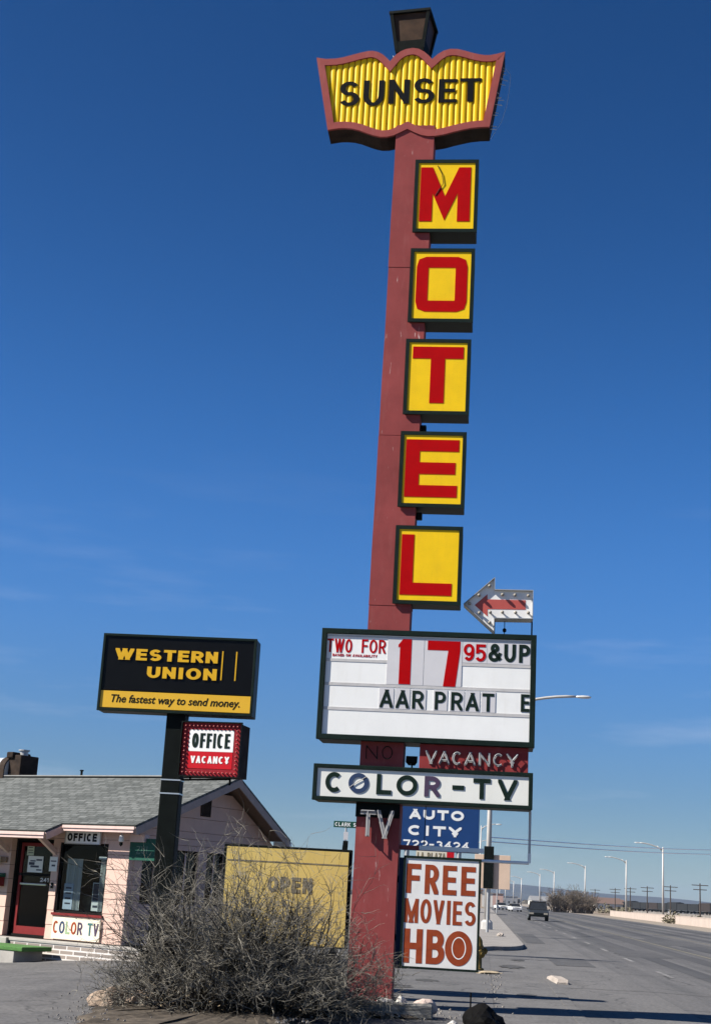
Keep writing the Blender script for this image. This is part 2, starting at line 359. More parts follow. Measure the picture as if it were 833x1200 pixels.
def font_text(body, m, name, parent, x0, x1, z0, z1, y, shear=0.0, offset=0.0, th=0.003):
    """a line of book lettering from the built-in typeface, fitted to a box"""
    c = bpy.data.curves.new(name, 'FONT'); c.body = body; c.shear = shear; c.extrude = 0.02; c.offset = offset; c.resolution_u = 4
    o = bpy.data.objects.new(name, c); col.objects.link(o)
    dg = bpy.context.evaluated_depsgraph_get(); me = bpy.data.meshes.new_from_object(o.evaluated_get(dg))
    bpy.data.objects.remove(o); bpy.data.curves.remove(c)
    xs = [v.co.x for v in me.vertices]; zs = [v.co.y for v in me.vertices]; hs = [v.co.z for v in me.vertices]
    for v in me.vertices:
        X_ = x0+(v.co.x-min(xs))/(max(xs)-min(xs))*(x1-x0); Z_ = z0+(v.co.y-min(zs))/(max(zs)-min(zs))*(z1-z0)
        v.co = (X_, y-th*(v.co.z-min(hs))/(max(hs)-min(hs)), Z_)
    me.materials.clear(); me.materials.append(m); me.name = name
    ob = bpy.data.objects.new(name, me); col.objects.link(ob); ob.parent = parent
    return ob

# ================================================================ THE SETTING
PHI = R(5.8)                                     # the road runs 5.8 degrees right of straight ahead
rv = Vector((math.sin(PHI), math.cos(PHI), 0)); qv = Vector((math.cos(PHI), -math.sin(PHI), 0))
def rd(q, r, z=0.0): return qv*q+rv*r+Vector((0, 0, z))

def ground_mat(name, c, c2, s1, s2, stain=0.3, stainc=(0.05, 0.05, 0.05), stretch=(1, 1, 1), grain=300, rough=0.9, crack=0.0, bump=0.25):
    m = bpy.data.materials.new(name); m.use_nodes = True; n = m.node_tree.nodes; l = m.node_tree.links; p = n['Principled BSDF']
    p.inputs['Roughness'].default_value = rough; p.inputs['Specular IOR Level'].default_value = 0.25
    t = n.new('ShaderNodeTexCoord'); mp_ = n.new('ShaderNodeMapping'); mp_.inputs['Scale'].default_value = stretch; l.new(t.outputs['Object'], mp_.inputs[0])
    def noise(scale, det, vec=None):
        x = n.new('ShaderNodeTexNoise'); x.inputs['Scale'].default_value = scale; x.inputs['Detail'].default_value = det; x.inputs['Roughness'].default_value = 0.65
        l.new(vec or mp_.outputs[0], x.inputs['Vector']); return x.outputs['Fac']
    def ramp(f, a, b, ca, cb):
        r = n.new('ShaderNodeValToRGB'); r.color_ramp.elements[0].position = a; r.color_ramp.elements[1].position = b
        r.color_ramp.elements[0].color = (*ca, 1); r.color_ramp.elements[1].color = (*cb, 1); l.new(f, r.inputs[0]); return r.outputs[0]
    def mixc(f, a, b, mode='MIX'):
        x = n.new('ShaderNodeMixRGB'); x.blend_type = mode
        if hasattr(f, 'name'): l.new(f, x.inputs[0])
        else: x.inputs[0].default_value = f
        l.new(a, x.inputs[1])
        if hasattr(b, 'name'): l.new(b, x.inputs[2])
        else: x.inputs[2].default_value = (*b, 1)
        return x.outputs[0]
    base = ramp(noise(s1, 6), 0.35, 0.65, c, c2)
    st = ramp(noise(s2, 9), 0.55, 0.72, (0, 0, 0), (stain,)*3); out = mixc(st, base, stainc)
    gr = ramp(noise(grain, 2, t.outputs['Object']), 0.32, 0.68, (0.62,)*3, (1.06,)*3); out = mixc(1.0, out, gr, 'MULTIPLY')
    if crack > 0:
        vo = n.new('ShaderNodeTexVoronoi'); vo.feature = 'DISTANCE_TO_EDGE'; vo.inputs['Scale'].default_value = crack; 
        wv = n.new('ShaderNodeTexNoise'); wv.inputs['Scale'].default_value = crack*2; wv.inputs['Detail'].default_value = 4; l.new(t.outputs['Object'], wv.inputs['Vector'])
        ad = n.new('ShaderNodeMixRGB'); ad.blend_type = 'LINEAR_LIGHT'; ad.inputs[0].default_value = 0.6; l.new(t.outputs['Object'], ad.inputs[1]); l.new(wv.outputs['Color'], ad.inputs[2])
        l.new(ad.outputs[0], vo.inputs['Vector']); ck = ramp(vo.outputs['Distance'], 0.0, 0.011, (0.7,)*3, (0,)*3); out = mixc(ck, out, (0.03, 0.03, 0.03))
    l.new(out, p.inputs['Base Color'])
    b_ = n.new('ShaderNodeBump'); b_.inputs['Strength'].default_value = bump; b_.inputs['Distance'].default_value = 0.01
    l.new(noise(grain*0.5, 3, t.outputs['Object']), b_.inputs['Height']); l.new(b_.outputs[0], p.inputs['Normal'])
    return m
def sheet(name, pts, z, m, loc=(0, 0, 0), rz=0.0, thick=0.0):
    mb = MB()
    if thick:
        n = len(pts); mb.loft([[(x, y, z-thick) for x, y in pts], [(x, y, z) for x, y in pts]])
    else: mb.poly([(x, y, z) for x, y in pts])
    o = mb.build(name, m); o.location = loc; o.rotation_euler = (0, 0, rz); o['kind'] = 'structure'; return o

G_dirt = ground_mat('dry_ground', (0.20, 0.155, 0.11), (0.28, 0.22, 0.16), 0.05, 0.3, 0.5, (0.13, 0.115, 0.07), grain=30)
G_lot = ground_mat('lot_asphalt', (0.110, 0.107, 0.106), (0.152, 0.147, 0.143), 0.6, 0.9, 0.6, (0.070, 0.069, 0.068), grain=16, crack=0.4)
G_walk = ground_mat('worn_asphalt_walk', (0.117, 0.113, 0.110), (0.160, 0.154, 0.149), 0.8, 1.0, 0.6, (0.080, 0.076, 0.072), grain=16, crack=0.45)
G_conc = ground_mat('sidewalk_concrete', (0.24, 0.22, 0.20), (0.31, 0.29, 0.265), 0.8, 1.6, 0.35, (0.15, 0.14, 0.13), grain=70)
G_road = ground_mat('road_asphalt', (0.078, 0.077, 0.077), (0.146, 0.140, 0.136), 0.5, 0.45, 0.6, (0.058, 0.058, 0.060), stretch=(1.8, 0.04, 1), grain=14, crack=0.2)
G_apron = ground_mat('road_shoulder', (0.114, 0.110, 0.107), (0.158, 0.152, 0.147), 0.6, 0.8, 0.6, (0.080, 0.077, 0.073), stretch=(1, 0.12, 1), grain=15, crack=0.4)
G_tar = ground_mat('tar_band', (0.058, 0.058, 0.060), (0.092, 0.090, 0.090), 0.5, 0.8, 0.3, (0.10, 0.10, 0.10), stretch=(1.5, 0.05, 1), grain=60)
G_paint = ground_mat('worn_road_paint', (0.17, 0.167, 0.16), (0.27, 0.262, 0.25), 3.0, 1.2, 0.9, (0.15, 0.147, 0.145), stretch=(1, 0.3, 1), grain=60)
G_ypaint = ground_mat('worn_yellow_paint', (0.16, 0.15, 0.115), (0.22, 0.20, 0.145), 3.0, 1.2, 0.9, (0.15, 0.147, 0.145), stretch=(1, 0.3, 1), grain=60)
G_verge = ground_mat('roadside_verge', (0.25, 0.21, 0.165), (0.33, 0.28, 0.22), 0.3, 0.8, 0.5, (0.16, 0.14, 0.09), grain=30)
G_ballast = ground_mat('rail_ballast', (0.20, 0.18, 0.16), (0.27, 0.245, 0.22), 0.4, 1.0, 0.4, (0.12, 0.11, 0.10), grain=30)

def plain():
    mb = MB()
    mb.poly([(-4.2, -60, -.012), (9000, -60, -.012), (9000, 9000, -.012), (-4.2, 9000, -.012)])
    mb.poly([(-7.2, -60, -.25), (-4.2, -60, -.012), (-4.2, 9000, -.012), (-7.2, 9000, -.25)])
    mb.poly([(-9000, -60, -.25), (-7.2, -60, -.25), (-7.2, 9000, -.25), (-9000, 9000, -.25)])
    o = mb.build('ground', G_dirt); o['kind'] = 'structure'
plain()
def lot():
    mb = MB(); P = lambda q, r: rd(q, r)
    a0 = P(.2, -30); a1 = P(.2, 47.5); zl = -.22
    mb.poly([(-4.2, -30, 0), (a0.x, a0.y, 0), (a1.x, a1.y, 0), (-4.2, 62, 0)])
    mb.poly([(-7.2, -30, zl), (-4.2, -30, 0), (-4.2, 62, 0), (-7.2, 62, zl)])
    mb.poly([(-45, -30, zl), (-7.2, -30, zl), (-7.2, 62, zl), (-45, 75, zl)])
    o = mb.build('parking_lot', G_lot); o['kind'] = 'structure'
lot()
RZ = -PHI
sheet('near_walk', [(0.204, -20), (1.36, -20), (1.36, 33.2), (0.204, 34.5)], 0.004, G_walk, rz=RZ)
sheet('driveway_apron', [(0.204, 34.504), (1.364, 33.204), (1.55, 33.2), (1.55, 60), (-0.5, 60), (-0.5, 47.9), (0.2, 47.4)], -0.004, G_walk, rz=RZ)
sheet('road_shoulder', [(1.55, -20), (3.4, -20), (3.4, 900), (1.55, 900)], -0.008+0.004, G_apron, rz=RZ)
sheet('road', [(3.4, -20), (19.6, -20), (19.6, 1500), (3.4, 1500)], -0.004, G_road, rz=RZ)
sheet('road_verge', [(19.6, -20), (25.2, -20), (25.2, 1500), (19.6, 1500)], -0.004, G_verge, rz=RZ)
for i, (q0, q1, a, b) in enumerate([(5.4, 6.05, 30, 700), (6.95, 7.7, 30, 700), (9.2, 10.6, 40, 900), (12.6, 13.4, 40, 900), (14.4, 15.1, 40, 900), (16.3, 17.9, 60, 900)]):
    sheet('tar_band', [(q0, a), (q1, a), (q1+0.1, b), (q0-0.05, b)], 0.0, G_tar, rz=RZ)
# painted lines
mb = MB()
r_ = 28.0
while r_ < 500:
    for q in (4.7, 15.4):
        mb.poly([(q-.065, r_, .004), (q+.065, r_, .004), (q+.065, r_+3.2, .004), (q-.065, r_+3.2, .004)])
    r_ += 9.6
for q in (18.8,):
    mb.poly([(q-.06, -20, .004), (q+.06, -20, .004), (q+.06, 800, .004), (q-.06, 800, .004)])
o = mb.build('road_white_lines', G_paint); o.rotation_euler = (0, 0, RZ); o['kind'] = 'structure'
mb = MB()
for q in (8.25, 11.75):
    mb.poly([(q-.07, -20, .004), (q+.07, -20, .004), (q+.07, 800, .004), (q-.07, 800, .004)])
o = mb.build('road_yellow_lines', G_ypaint); o.rotation_euler = (0, 0, RZ); o['kind'] = 'structure'
# raised sidewalk that starts past the driveway with a rounded nose
nose = [(-0.6, 48.6), (0.0, 49.4)]+[(0.35+1.15*math.sin(R(a)), 50.6+5.0*(1-math.cos(R(a)))) for a in range(0, 91, 15)]
sheet('sidewalk', nose+[(1.5, 300), (-1.6, 300), (-1.6, 48.0)], 0.13, G_conc, rz=RZ, thick=0.17)
mb = MB()
for k, r_ in enumerate(range(-20, 32, 3)):
    mb.box(1.364, 1.549, r_+0.01, r_+2.99, -0.05, 0.010+0.004*math.sin(k*2.1))
o = mb.build('kerb', G_walk, bevel=0.004); o.rotation_euler = (0, 0, RZ); o['kind'] = 'structure'

# asphalt patches and oil stains of their own shape
G_patch = ground_mat('patch_asphalt', (0.075, 0.074, 0.075), (0.105, 0.102, 0.10), 0.9, 1.5, 0.4, (0.06, 0.06, 0.06), grain=18, crack=0.8)
G_oil = ground_mat('oil_stain', (0.050, 0.049, 0.048), (0.085, 0.083, 0.080), 1.5, 2.0, 0.6, (0.11, 0.107, 0.103), grain=14)
def blob(q, r, a, b, n=18):
    ph = rng.uniform(0, 6); return [(q+a*math.cos(2*PI*k/n)*(1+.22*math.sin(3*k+ph)+.1*math.sin(7*k)), r+b*math.sin(2*PI*k/n)*(1+.22*math.sin(3*k+ph))) for k in range(n)]
for q, r__, a, b in ((-1.6, 27.5, .3, .6), (-1.1, 30.0, .22, .4), (.8, 27.0, .18, .5), (.75, 38.5, .3, .9), (1.0, 43.0, .2, .5), (-6.5, 25.5, .5, .5), (-8.2, 27.0, .4, .6)):
    z_ = .0085 if q > .2 else .006
    if q < -5: z_ = None
    if z_: sheet('oil_stain', blob(q, r__, a, b), z_, G_oil, rz=RZ)
for q0, q1, r0_, r1_ in ((2.0, 3.1, 41, 47), (4.9, 6.6, 52, 60), (6.4, 8.0, 37, 44), (1.8, 2.6, 62, 80), (8.6, 11.2, 72, 84), (4.0, 7.6, 96, 104)):
    sheet('asphalt_patch', [(q0, r0_), (q1, r0_+.3), (q1+.05, r1_), (q0-.04, r1_-.2)], .0025, G_patch, rz=RZ)
mb = MB()
for r__ in (30.4, 38.2, 45.5, 54.0, 63.5, 75.0, 88.0):
    pr = None
    for k in range(26):
        q = (1.6 if r__ < 50 else 1.7)+k*.55; y = r__+.22*math.sin(k*.9+r__)+.14*math.sin(k*2.3); 
        if pr: mb.poly([(pr[0], pr[1]-.03, .0055), (q, y-.03, .0055), (q, y+.03, .0055), (pr[0], pr[1]+.03, .0055)])
        pr = (q, y)
o = mb.build('tar_seams', G_oil); o.rotation_euler = (0, 0, RZ); o['kind'] = 'structure'

# blue hills at the end of the plain
def hills():
    mb = MB(); n = 90; x0, x1 = -4600, 4600; rows = []
    h1 = [rng.uniform(0.75, 1.0) for _ in range(n+1)]
    for k in range(n+1):
        x = x0+(x1-x0)*k/n; u = x/1000.0
        h = 58+10*math.sin(u*1.3+0.6)+7*math.sin(u*3.1)+4*math.sin(u*9.0+1)+3*h1[k]
        if x > 1000: h -= min(1, (x-1000)/1200)*22
        rows.append((x, h))
    mb.loft([[(x, 6000, -2), (x, 6150, h*0.55), (x, 6400, h), (x, 7200, h*0.9), (x, 8200, -2)] for x, h in rows])
    o = mb.build('hills', mat('scrub_hills', (0.022, 0.026, 0.022), 0.95, 0.3, 0.01, c2=(0.05, 0.05, 0.042))); o['kind'] = 'structure'
hills()

# ================================================================ OFFICE BUILDING
BL = Vector((-4.45, 31.61, 0)); BR = R(-34)
def bw(x, y, z=0): return BL+Matrix.Rotation(BR, 3, 'Z') @ Vector((x, y, z))
office = thing('motel_office', 'pink single storey motel office with grey shingle roof and glass door', 'building', BL, BR)
WT = 2.72
def gable_z(y):   # underside of the roof along the gable wall
    return 2.60+0.381*(y+0.45) if y < 3.03 else 3.925-0.608*(y-3.03)
def courses(mb, axis, a0, a1, z0, z1, face, thick=0.14, zoff=0.28, step=0.31, top=None):
    """lapped block courses on a wall: each course leans out 10 mm at its foot"""
    k = math.floor((z0-zoff)/step); z = zoff+k*step
    while z < z1-1e-4:
        b = max(z, z0); t = min(z+step, z1)
        if t-b > 0.012:
            t2 = t-0.008; lo, hi = 0.016, 0.004
            if axis == 'x':
                ring = [(a0, face-lo, b), (a1, face-lo, b), (a1, face+thick, b), (a0, face+thick, b)]
                ring2 = [(a0, face-hi, t2), (a1, face-hi, t2), (a1, face+thick, t2), (a0, face+thick, t2)]
            else:
                e0, e1 = a0, a1
                ring = [(face+lo, a0, b), (face+lo, a1, b), (face-thick, a1, b), (face-thick, a0, b)]
                b0, b1 = a0, a1
                if top:
                    ys = [a0+(a1-a0)*j/200 for j in range(201)]; ok = [y for y in ys if gable_z(y) > t2]
                    if not ok: break
                    b0, b1 = ok[0], ok[-1]; ok2 = [y for y in ys if gable_z(y) > b]; e0, e1 = ok2[0], ok2[-1]
                    ring = [(face+lo, e0, b), (face+lo, e1, b), (face-thick, e1, b), (face-thick, e0, b)]
                ring2 = [(face+hi, b0, t2), (face+hi, b1, t2), (face-thick, b1, t2), (face-thick, b0, t2)]
            mb.loft([ring, ring2])
        z += step
    return mb
W = MB()
courses(W, 'x', -9.5, -3.60, 0.28, WT, 0)               # left of the door
courses(W, 'x', -2.28, -2.08, 0.28, WT, 0)              # pier between door and window
courses(W, 'x', -2.08, -0.62, 0.28, 0.80, 0)            # below the window
courses(W, 'x', -2.08, -0.62, 2.36, WT, 0)              # above the window
courses(W, 'x', -0.62, 0.0, 0.28, WT, 0)
courses(W, 'x', -3.60, -2.28, 2.42, WT, 0)
# gable wall with its window openings
GW = [(0.42, 1.30), (1.50, 2.32), (2.63, 3.24)]
courses(W, 'y', 0.142, GW[0][0], 0.28, 2.33, 0); courses(W, 'y', GW[0][1], GW[1][0], 0.28, 2.33, 0); courses(W, 'y', GW[1][1], GW[2][0], 0.28, 2.33, 0); courses(W, 'y', GW[2][1], 4.8, 0.28, 2.33, 0)
for a, b in GW: courses(W, 'y', a, b, 0.28, 1.15, 0)
courses(W, 'y', 0.142, 4.8, 2.33, 2.60, 0)
courses(W, 'y', -0.3, 5.15, 2.60, 4.0, 0, top=True)
W.build('wall', M_pink, office)
MB().box(-9.5, -0.15, 0.16, 0.20, 0.1, 0.279).box(-9.64, -9.5, 0, 4.8, 0.1, 2.7).box(-9.5, -0.15, 4.66, 4.8, 0.1, 2.7).box(-9.5, -0.15, 0.2, 4.6, 0.0, 0.1).box(-9.4, -0.3, 1.6, 1.64, 0.1, 2.6).box(-9.5, 0.0, 0.005, 0.155, 0.0, 0.275).box(-0.14, 0.0, 0.16, 4.8, 0.0, 0.275).build('backing_wall', M_dark, office)
# roof slopes: each slope lies in its own plane so the shingle courses follow it
def shingle_mat():
    m = bpy.data.materials.new('grey_shingles'); m.use_nodes = True; n = m.node_tree.nodes; l = m.node_tree.links; p = n['Principled BSDF']; p.inputs['Roughness'].default_value = 0.95; p.inputs['Specular IOR Level'].default_value = 0.15
    t = n.new('ShaderNodeTexCoord'); b = n.new('ShaderNodeTexBrick'); b.offset = 0.35; b.inputs['Scale'].default_value = 1.0
    b.inputs['Brick Width'].default_value = 0.27; b.inputs['Row Height'].default_value = 0.135; b.inputs['Mortar Size'].default_value = 0.012; b.inputs['Mortar Smooth'].default_value = 0.3
    b.inputs['Color1'].default_value = (0.088, 0.094, 0.090, 1); b.inputs['Color2'].default_value = (0.168, 0.175, 0.168, 1); b.inputs['Mortar'].default_value = (0.045, 0.05, 0.046, 1)
    l.new(t.outputs['Object'], b.inputs['Vector'])
    x = n.new('ShaderNodeTexNoise'); x.inputs['Scale'].default_value = 7; x.inputs['Detail'].default_value = 10; x.inputs['Roughness'].default_value = 0.75; l.new(t.outputs['Object'], x.inputs['Vector'])
    r = n.new('ShaderNodeValToRGB'); r.color_ramp.elements[0].position = 0.3; r.color_ramp.elements[1].position = 0.7; r.color_ramp.elements[0].color = (0.68, 0.68, 0.68, 1); r.color_ramp.elements[1].color = (1.12, 1.12, 1.12, 1); l.new(x.outputs['Fac'], r.inputs[0])
    mm = n.new('ShaderNodeMixRGB'); mm.blend_type = 'MULTIPLY'; mm.inputs[0].default_value = 1; l.new(b.outputs['Color'], mm.inputs[1]); l.new(r.outputs[0], mm.inputs[2]); l.new(mm.outputs[0], p.inputs['Base Color'])
    bp = n.new('ShaderNodeBump'); bp.inputs['Strength'].default_value = 0.5; bp.inputs['Distance'].default_value = 0.012; bp.invert = True; l.new(b.outputs['Fac'], bp.inputs['Height']); l.new(bp.outputs[0], p.inputs['Normal'])
    return m
M_shingle = shingle_mat()
def slope(name, x0, x1, ylen0, ylen1, origin, ang, m, t=0.05, flip=1):
    """slab in the roof plane; origin on the eave or ridge, local y runs up the slope"""
    o = MB().box(x0, x1, ylen0, ylen1, -t, 0).build(name, m, office, bevel=0.006); o.location = origin; o.rotation_euler = (ang, 0, 0); return o
pa = math.atan(0.381); pb = math.atan(0.608)
Ls = 3.48/math.cos(pa); ext = 0.5/math.cos(pa)
slope('roof', -9.9, 0.5, 0, Ls, (0, -0.45, 2.76), pa, M_shingle)
slope('roof', -9.9, -1.65, -ext, -0.003, (0, -0.45, 2.76), pa, M_shingle)
slope('roof', -9.9, 0.5, 0.02, 2.17/math.cos(pb), (0, 3.03, 4.09), -pb, M_shingle)
o = MB().box(-9.9, 0.5, -0.11, 0.11, -0.012, 0.022).build('ridge_cap', M_greypaint, office, bevel=0.01); o.location = (0, 3.03, 4.10)
# soffits, fascia, rakes
slope('soffit', -9.8, 0.455, 0.05, Ls-0.1, (0, -0.45, 2.76-0.06), pa, M_soffit, 0.02)
slope('soffit', -9.8, -1.70, -ext+0.04, -0.01, (0, -0.45, 2.76-0.06), pa, M_soffit, 0.02)
slope('soffit', -9.8, 0.455, 0.1, 2.17/math.cos(pb)-0.05, (0, 3.03, 4.03), -pb, M_soffit, 0.02)
MB().box(-1.60, 0.46, -0.47, -0.44, 2.595, 2.715).box(-1.60, 0.50, -0.495, -0.473, 2.66, 2.72).build('fascia', M_fascia, office, bevel=0.004)
MB().box(-9.9, -1.66, -0.97, -0.94, 2.40, 2.525).box(-9.9, -1.63, -0.995, -0.973, 2.465, 2.53).build('fascia', M_fascia, office, bevel=0.004)
o = MB().box(-1.662, -1.632, -ext, 0.03, -0.20, -0.052).build('fascia', M_fascia, office, bevel=0.004); o.location = (0, -0.45, 2.76); o.rotation_euler = (pa, 0, 0)
M_rake = mat('rake_board', (0.34, 0.27, 0.24), 0.7, 0.15, 4, dirt=0.3, dirtc=(0.2, 0.16, 0.14))
o = MB().box(0.47, 0.505, -0.02, Ls+0.06, -0.215, -0.052).build('rake_board', M_rake, office, bevel=0.004); o.location = (0, -0.45, 2.76); o.rotation_euler = (pa, 0, 0)
o = MB().box(0.472, 0.507, 0.04, 2.17/math.cos(pb)+0.02, -0.215, -0.052).build('rake_board', M_rake, office, bevel=0.004); o.location = (0, 3.03, 4.09); o.rotation_euler = (-pb, 0, 0)
MB().box(0.05, 0.47, -0.10, 0.06, 2.42, 2.58).build('lookout_beam', M_fascia, office, bevel=0.005)
MB().box(0.0, 0.50, 5.16, 5.24, 2.62, 2.72).build('gutter_end', M_white, office, bevel=0.01)
# knee braces under the porch overhang
for x in (-3.72, -2.20):
    mb = MB(); mb.loft([[(x-.045, -0.02, 2.08), (x+.045, -0.02, 2.08), (x+.045, -0.02, 2.20), (x-.045, -0.02, 2.20)], [(x-.045, -0.62, 2.44), (x+.045, -0.62, 2.44), (x+.045, -0.55, 2.52), (x-.045, -0.55, 2.52)]])
    mb.box(x-.05, x+.05, -0.88, -0.02, 2.50, 2.585); mb.build('knee_brace', M_fascia, office)
# front window
def window(x0, x1, z0, z1, name='window'):
    w = MB(); w.frame(x0, x1, z0, z1, 0.05, 0.02, 0.10); fr = w.build(name, M_dark, office)
    pn = MB(); pn.poly([(x0+.05, .058, z0+.05), (x1-.05, .058, z0+.05), (x1-.05, .058, z1-.05), (x0+.05, .058, z1-.05)]); pn.build('pane', M_glass, fr)
    MB().box(x0-.03, x1+.03, -0.05, 0.02, z0-.05, z0).build('sill', M_doorred, fr)
    return fr
fw = window(-2.08, -0.62, 0.85, 2.36)
for a, b, s_ in ((-1.93, -1.45, 1), (-0.92, -0.70, -1)):
    mb = MB(); n = 26
    row = [(a+(b-a)*k/n, 0.13+0.02*math.sin(k*1.9)) for k in range(n+1)]
    for (xa, ya), (xb, yb) in zip(row, row[1:]): mb.poly([(xa, ya, 0.92), (xb, yb, 0.92), (xb, yb, 2.02), (xa, ya, 2.02)])
    mb.build('curtain', M_curtain, fw)
MB().box(-0.98, -0.68, 0.11, 0.13, 2.03, 2.09).build('curtain_rod', M_white, fw)
MB().box(-2.0, -0.7, 0.35, 0.38, 0.9, 1.25).build('display_shelf', M_ghost, fw)
# gable windows
for a, b in GW:
    mb = MB(); i_ = [(a, 1.15), (b, 1.15), (b, 2.33), (a, 2.33)]
    mb2 = MB(); mb2.frame(a, b, 1.15, 2.33, 0.045, 0.02, 0.10)
    fr = mb2.build('window', M_dark, office); fr.rotation_euler = (0, 0, R(90))
    p = MB().box(a+.045, b-.045, 0.05, 0.057, 1.195, 2.285).build('pane', M_glass, fr)
    MB().box((a+b)/2-.02, (a+b)/2+.02, 0.03, 0.049, 1.195, 2.285).build('mullion', M_fascia, fr)
MB().box(0.006, 0.03, 2.26, 2.62, 3.13, 3.53).build('gable_vent', M_rustbox, office)
# door
dr = MB().frame(-3.60, -2.28, 0.28, 2.42, 0.05, 0.14, 0.27).build('door_frame', M_dark, office)
mb = MB().frame(-3.46, -2.38, 0.29, 2.33, 0.075, 0.17, 0.215); mb.box(-3.385, -2.455, 0.172, 0.212, 0.366, 0.50)
door = mb.build('door', M_doorred, office)
MB().box(-3.385, -2.455, 0.19, 0.197, 0.50, 2.255).build('pane', M_glass, door)
MB().box(-3.46, -2.38, 0.168, 0.2165, 1.60, 1.66).build('mid_rail', M_dark, door)
mb = MB().tube([(-3.34, 0.13, 1.42), (-2.52, 0.13, 1.42)], 0.022, 8); mb.tube([(-3.32, 0.13, 1.42), (-3.32, 0.19, 1.42)], 0.012, 6); mb.tube([(-2.54, 0.13, 1.42), (-2.54, 0.19, 1.42)], 0.012, 6)
mb.build('push_bar', M_chrome, door)
mb = MB(); text(mb, '241', -2.78, -2.52, 1.48, 1.57, 0.018, 0.188, 0.004); mb.build('number', M_paper, door)
# brick plinth and porch slab (part of the office)
def brick_mat():
    m = bpy.data.materials.new('worn_brick'); m.use_nodes = True; n = m.node_tree.nodes; l = m.node_tree.links; p = n['Principled BSDF']; p.inputs['Roughness'].default_value = 0.9
    t = n.new('ShaderNodeTexCoord'); mp_ = n.new('ShaderNodeMapping'); mp_.inputs['Rotation'].default_value = (R(-90), 0, 0); l.new(t.outputs['Object'], mp_.inputs[0])
    b = n.new('ShaderNodeTexBrick'); b.inputs['Scale'].default_value = 1; b.inputs['Brick Width'].default_value = 0.40; b.inputs['Row Height'].default_value = 0.098; b.inputs['Mortar Size'].default_value = 0.016
    b.inputs['Color1'].default_value = (0.20, 0.17, 0.15, 1); b.inputs['Color2'].default_value = (0.28, 0.235, 0.20, 1); b.inputs['Mortar'].default_value = (0.62, 0.58, 0.54, 1)
    l.new(mp_.outputs[0], b.inputs['Vector']); l.new(b.outputs['Color'], p.inputs['Base Color']); return m
M_brick = brick_mat()
MB().box(-2.95, 0.9, -0.38, 0.0, -0.25, 0.20).build('brick_plinth', M_brick, office)
MB().box(-2.97, 0.92, -0.40, 0.0, 0.202, 0.262).build('plinth_cap', M_conc, office, bevel=0.012)
MB().box(-9.5, -2.98, -.46, 0.0, -0.3, 0.262).build('porch_slab', M_conc, office, bevel=0.012)

# things fixed to or standing by the office
def board_sign(name, label, cat, loc, rz, w, h, t, face, border=None, bt=0.03, edge=None):
    """flat board hung on a wall: local x right, y away from the viewer, base centre at loc"""
    th_ = thing(name, label, cat, loc, rz)
    MB().box(-w/2, w/2, -t, -0.004, 0, h).build('board', face, th_, bevel=0.004)
    if border: MB().frame(-w/2-.004, w/2+.004, -.004, h+.004, bt, -t-.008, -t+.004).build('rim', border, th_)
    return th_
t = board_sign('office_sign', 'white board with black OFFICE letters above the front window', 'sign', bw(-1.36, -0.035, 2.335), BR, 1.06, 0.28, 0.03, M_white, M_steel, 0.02)
for c, a, b in text_boxes('OFFICE', -0.46, 0.42, 0.25): glyph(MB(), c, a, b, 0.06, 0.23, 0.042, -0.03, 0.006).build('letter', M_blackletter, t)
t = board_sign('color_tv_sign', 'cream board with multicoloured COLOR TV letters below the front window', 'sign', bw(-1.31, -0.035, 0.30), BR, 1.42, 0.46, 0.03, M_cream)
cols_ = [M_rust, M_navy, mat('pale_green_letter', (0.25, 0.36, 0.2), .6), M_rust, M_plum, mat('teal_letter', (0.03, 0.12, 0.12), .6), M_plum]
for (c, a, b), m_ in zip(text_boxes('COLOR TV', -0.67, 0.67, 0.20), cols_): glyph(MB(), c, a, b, 0.12, 0.38, 0.042, -0.03, 0.006).build('letter', m_, t)
def notice(label, x, z, w, h, y, lines, m=M_paper):
    t = board_sign('paper_notice', label, 'notice', bw(x, y, z), BR, w, h, 0.010, m)
    mb = MB()
    for (a, b, c, d) in lines: mb.box(-w/2+a*w, -w/2+b*w, -0.0125, -0.0095, c*h, d*h)
    mb.build('print', M_ink, t)
notice('large white notice with dark logo taped on the door glass', -2.98, 1.68, 0.48, 0.36, 0.185, [(.08, .45, .45, .62), (.2, .75, .30, .42), (.55, .92, .72, .82), (.6, .95, .12, .2), (.15, .5, .66, .74)])
notice('narrow greenish card taped at the top left of the door glass', -3.17, 2.05, 0.22, 0.27, 0.185, [(.1, .9, .8, .86), (.15, .8, .62, .68), (.1, .85, .4, .46), (.2, .9, .2, .26)], mat('greenish_card', (0.45, 0.5, 0.38), .8))
notice('small white notice on the pink pier right of the door', -2.20, 1.72, 0.24, 0.32, -0.03, [(.15, .85, .66, .74), (.3, .75, .34, .46)])
notice('tall dark poster with pale foot inside the window corner', -0.90, 0.93, 0.40, 0.60, 0.14, [(.05, .95, .36, .97), (.1, .9, .12, .2)])
notice('blue and white leaflet standing in the window left of the poster', -1.80, 0.93, 0.28, 0.55, 0.12, [(.2, .8, .8, .86), (.2, .8, .6, .66), (.2, .8, .4, .46), (.2, .8, .2, .26)], mat('pale_blue_paper', (0.45, 0.52, 0.62), .8))
t = thing('door_bell', 'small black bell push on the pier beside the door', 'door bell', bw(-2.19, -0.02, 1.36), BR)
MB().box(-.03, .03, -.022, 0, 0, .12).build('plate', M_black, t, bevel=.006); MB().lathe([(0.001, 0), (.012, 0), (.012, .012), (.001, .014)], (0, 0, 0), 10).build('button', M_paper, t, loc=(0, -0.02, .06)).rotation_euler = (R(90), 0, 0)
t = thing('mailbox', 'red wall mailbox with green lid on the pink wall left of the door', 'mailbox', bw(-3.86, -0.02, 1.34), BR)
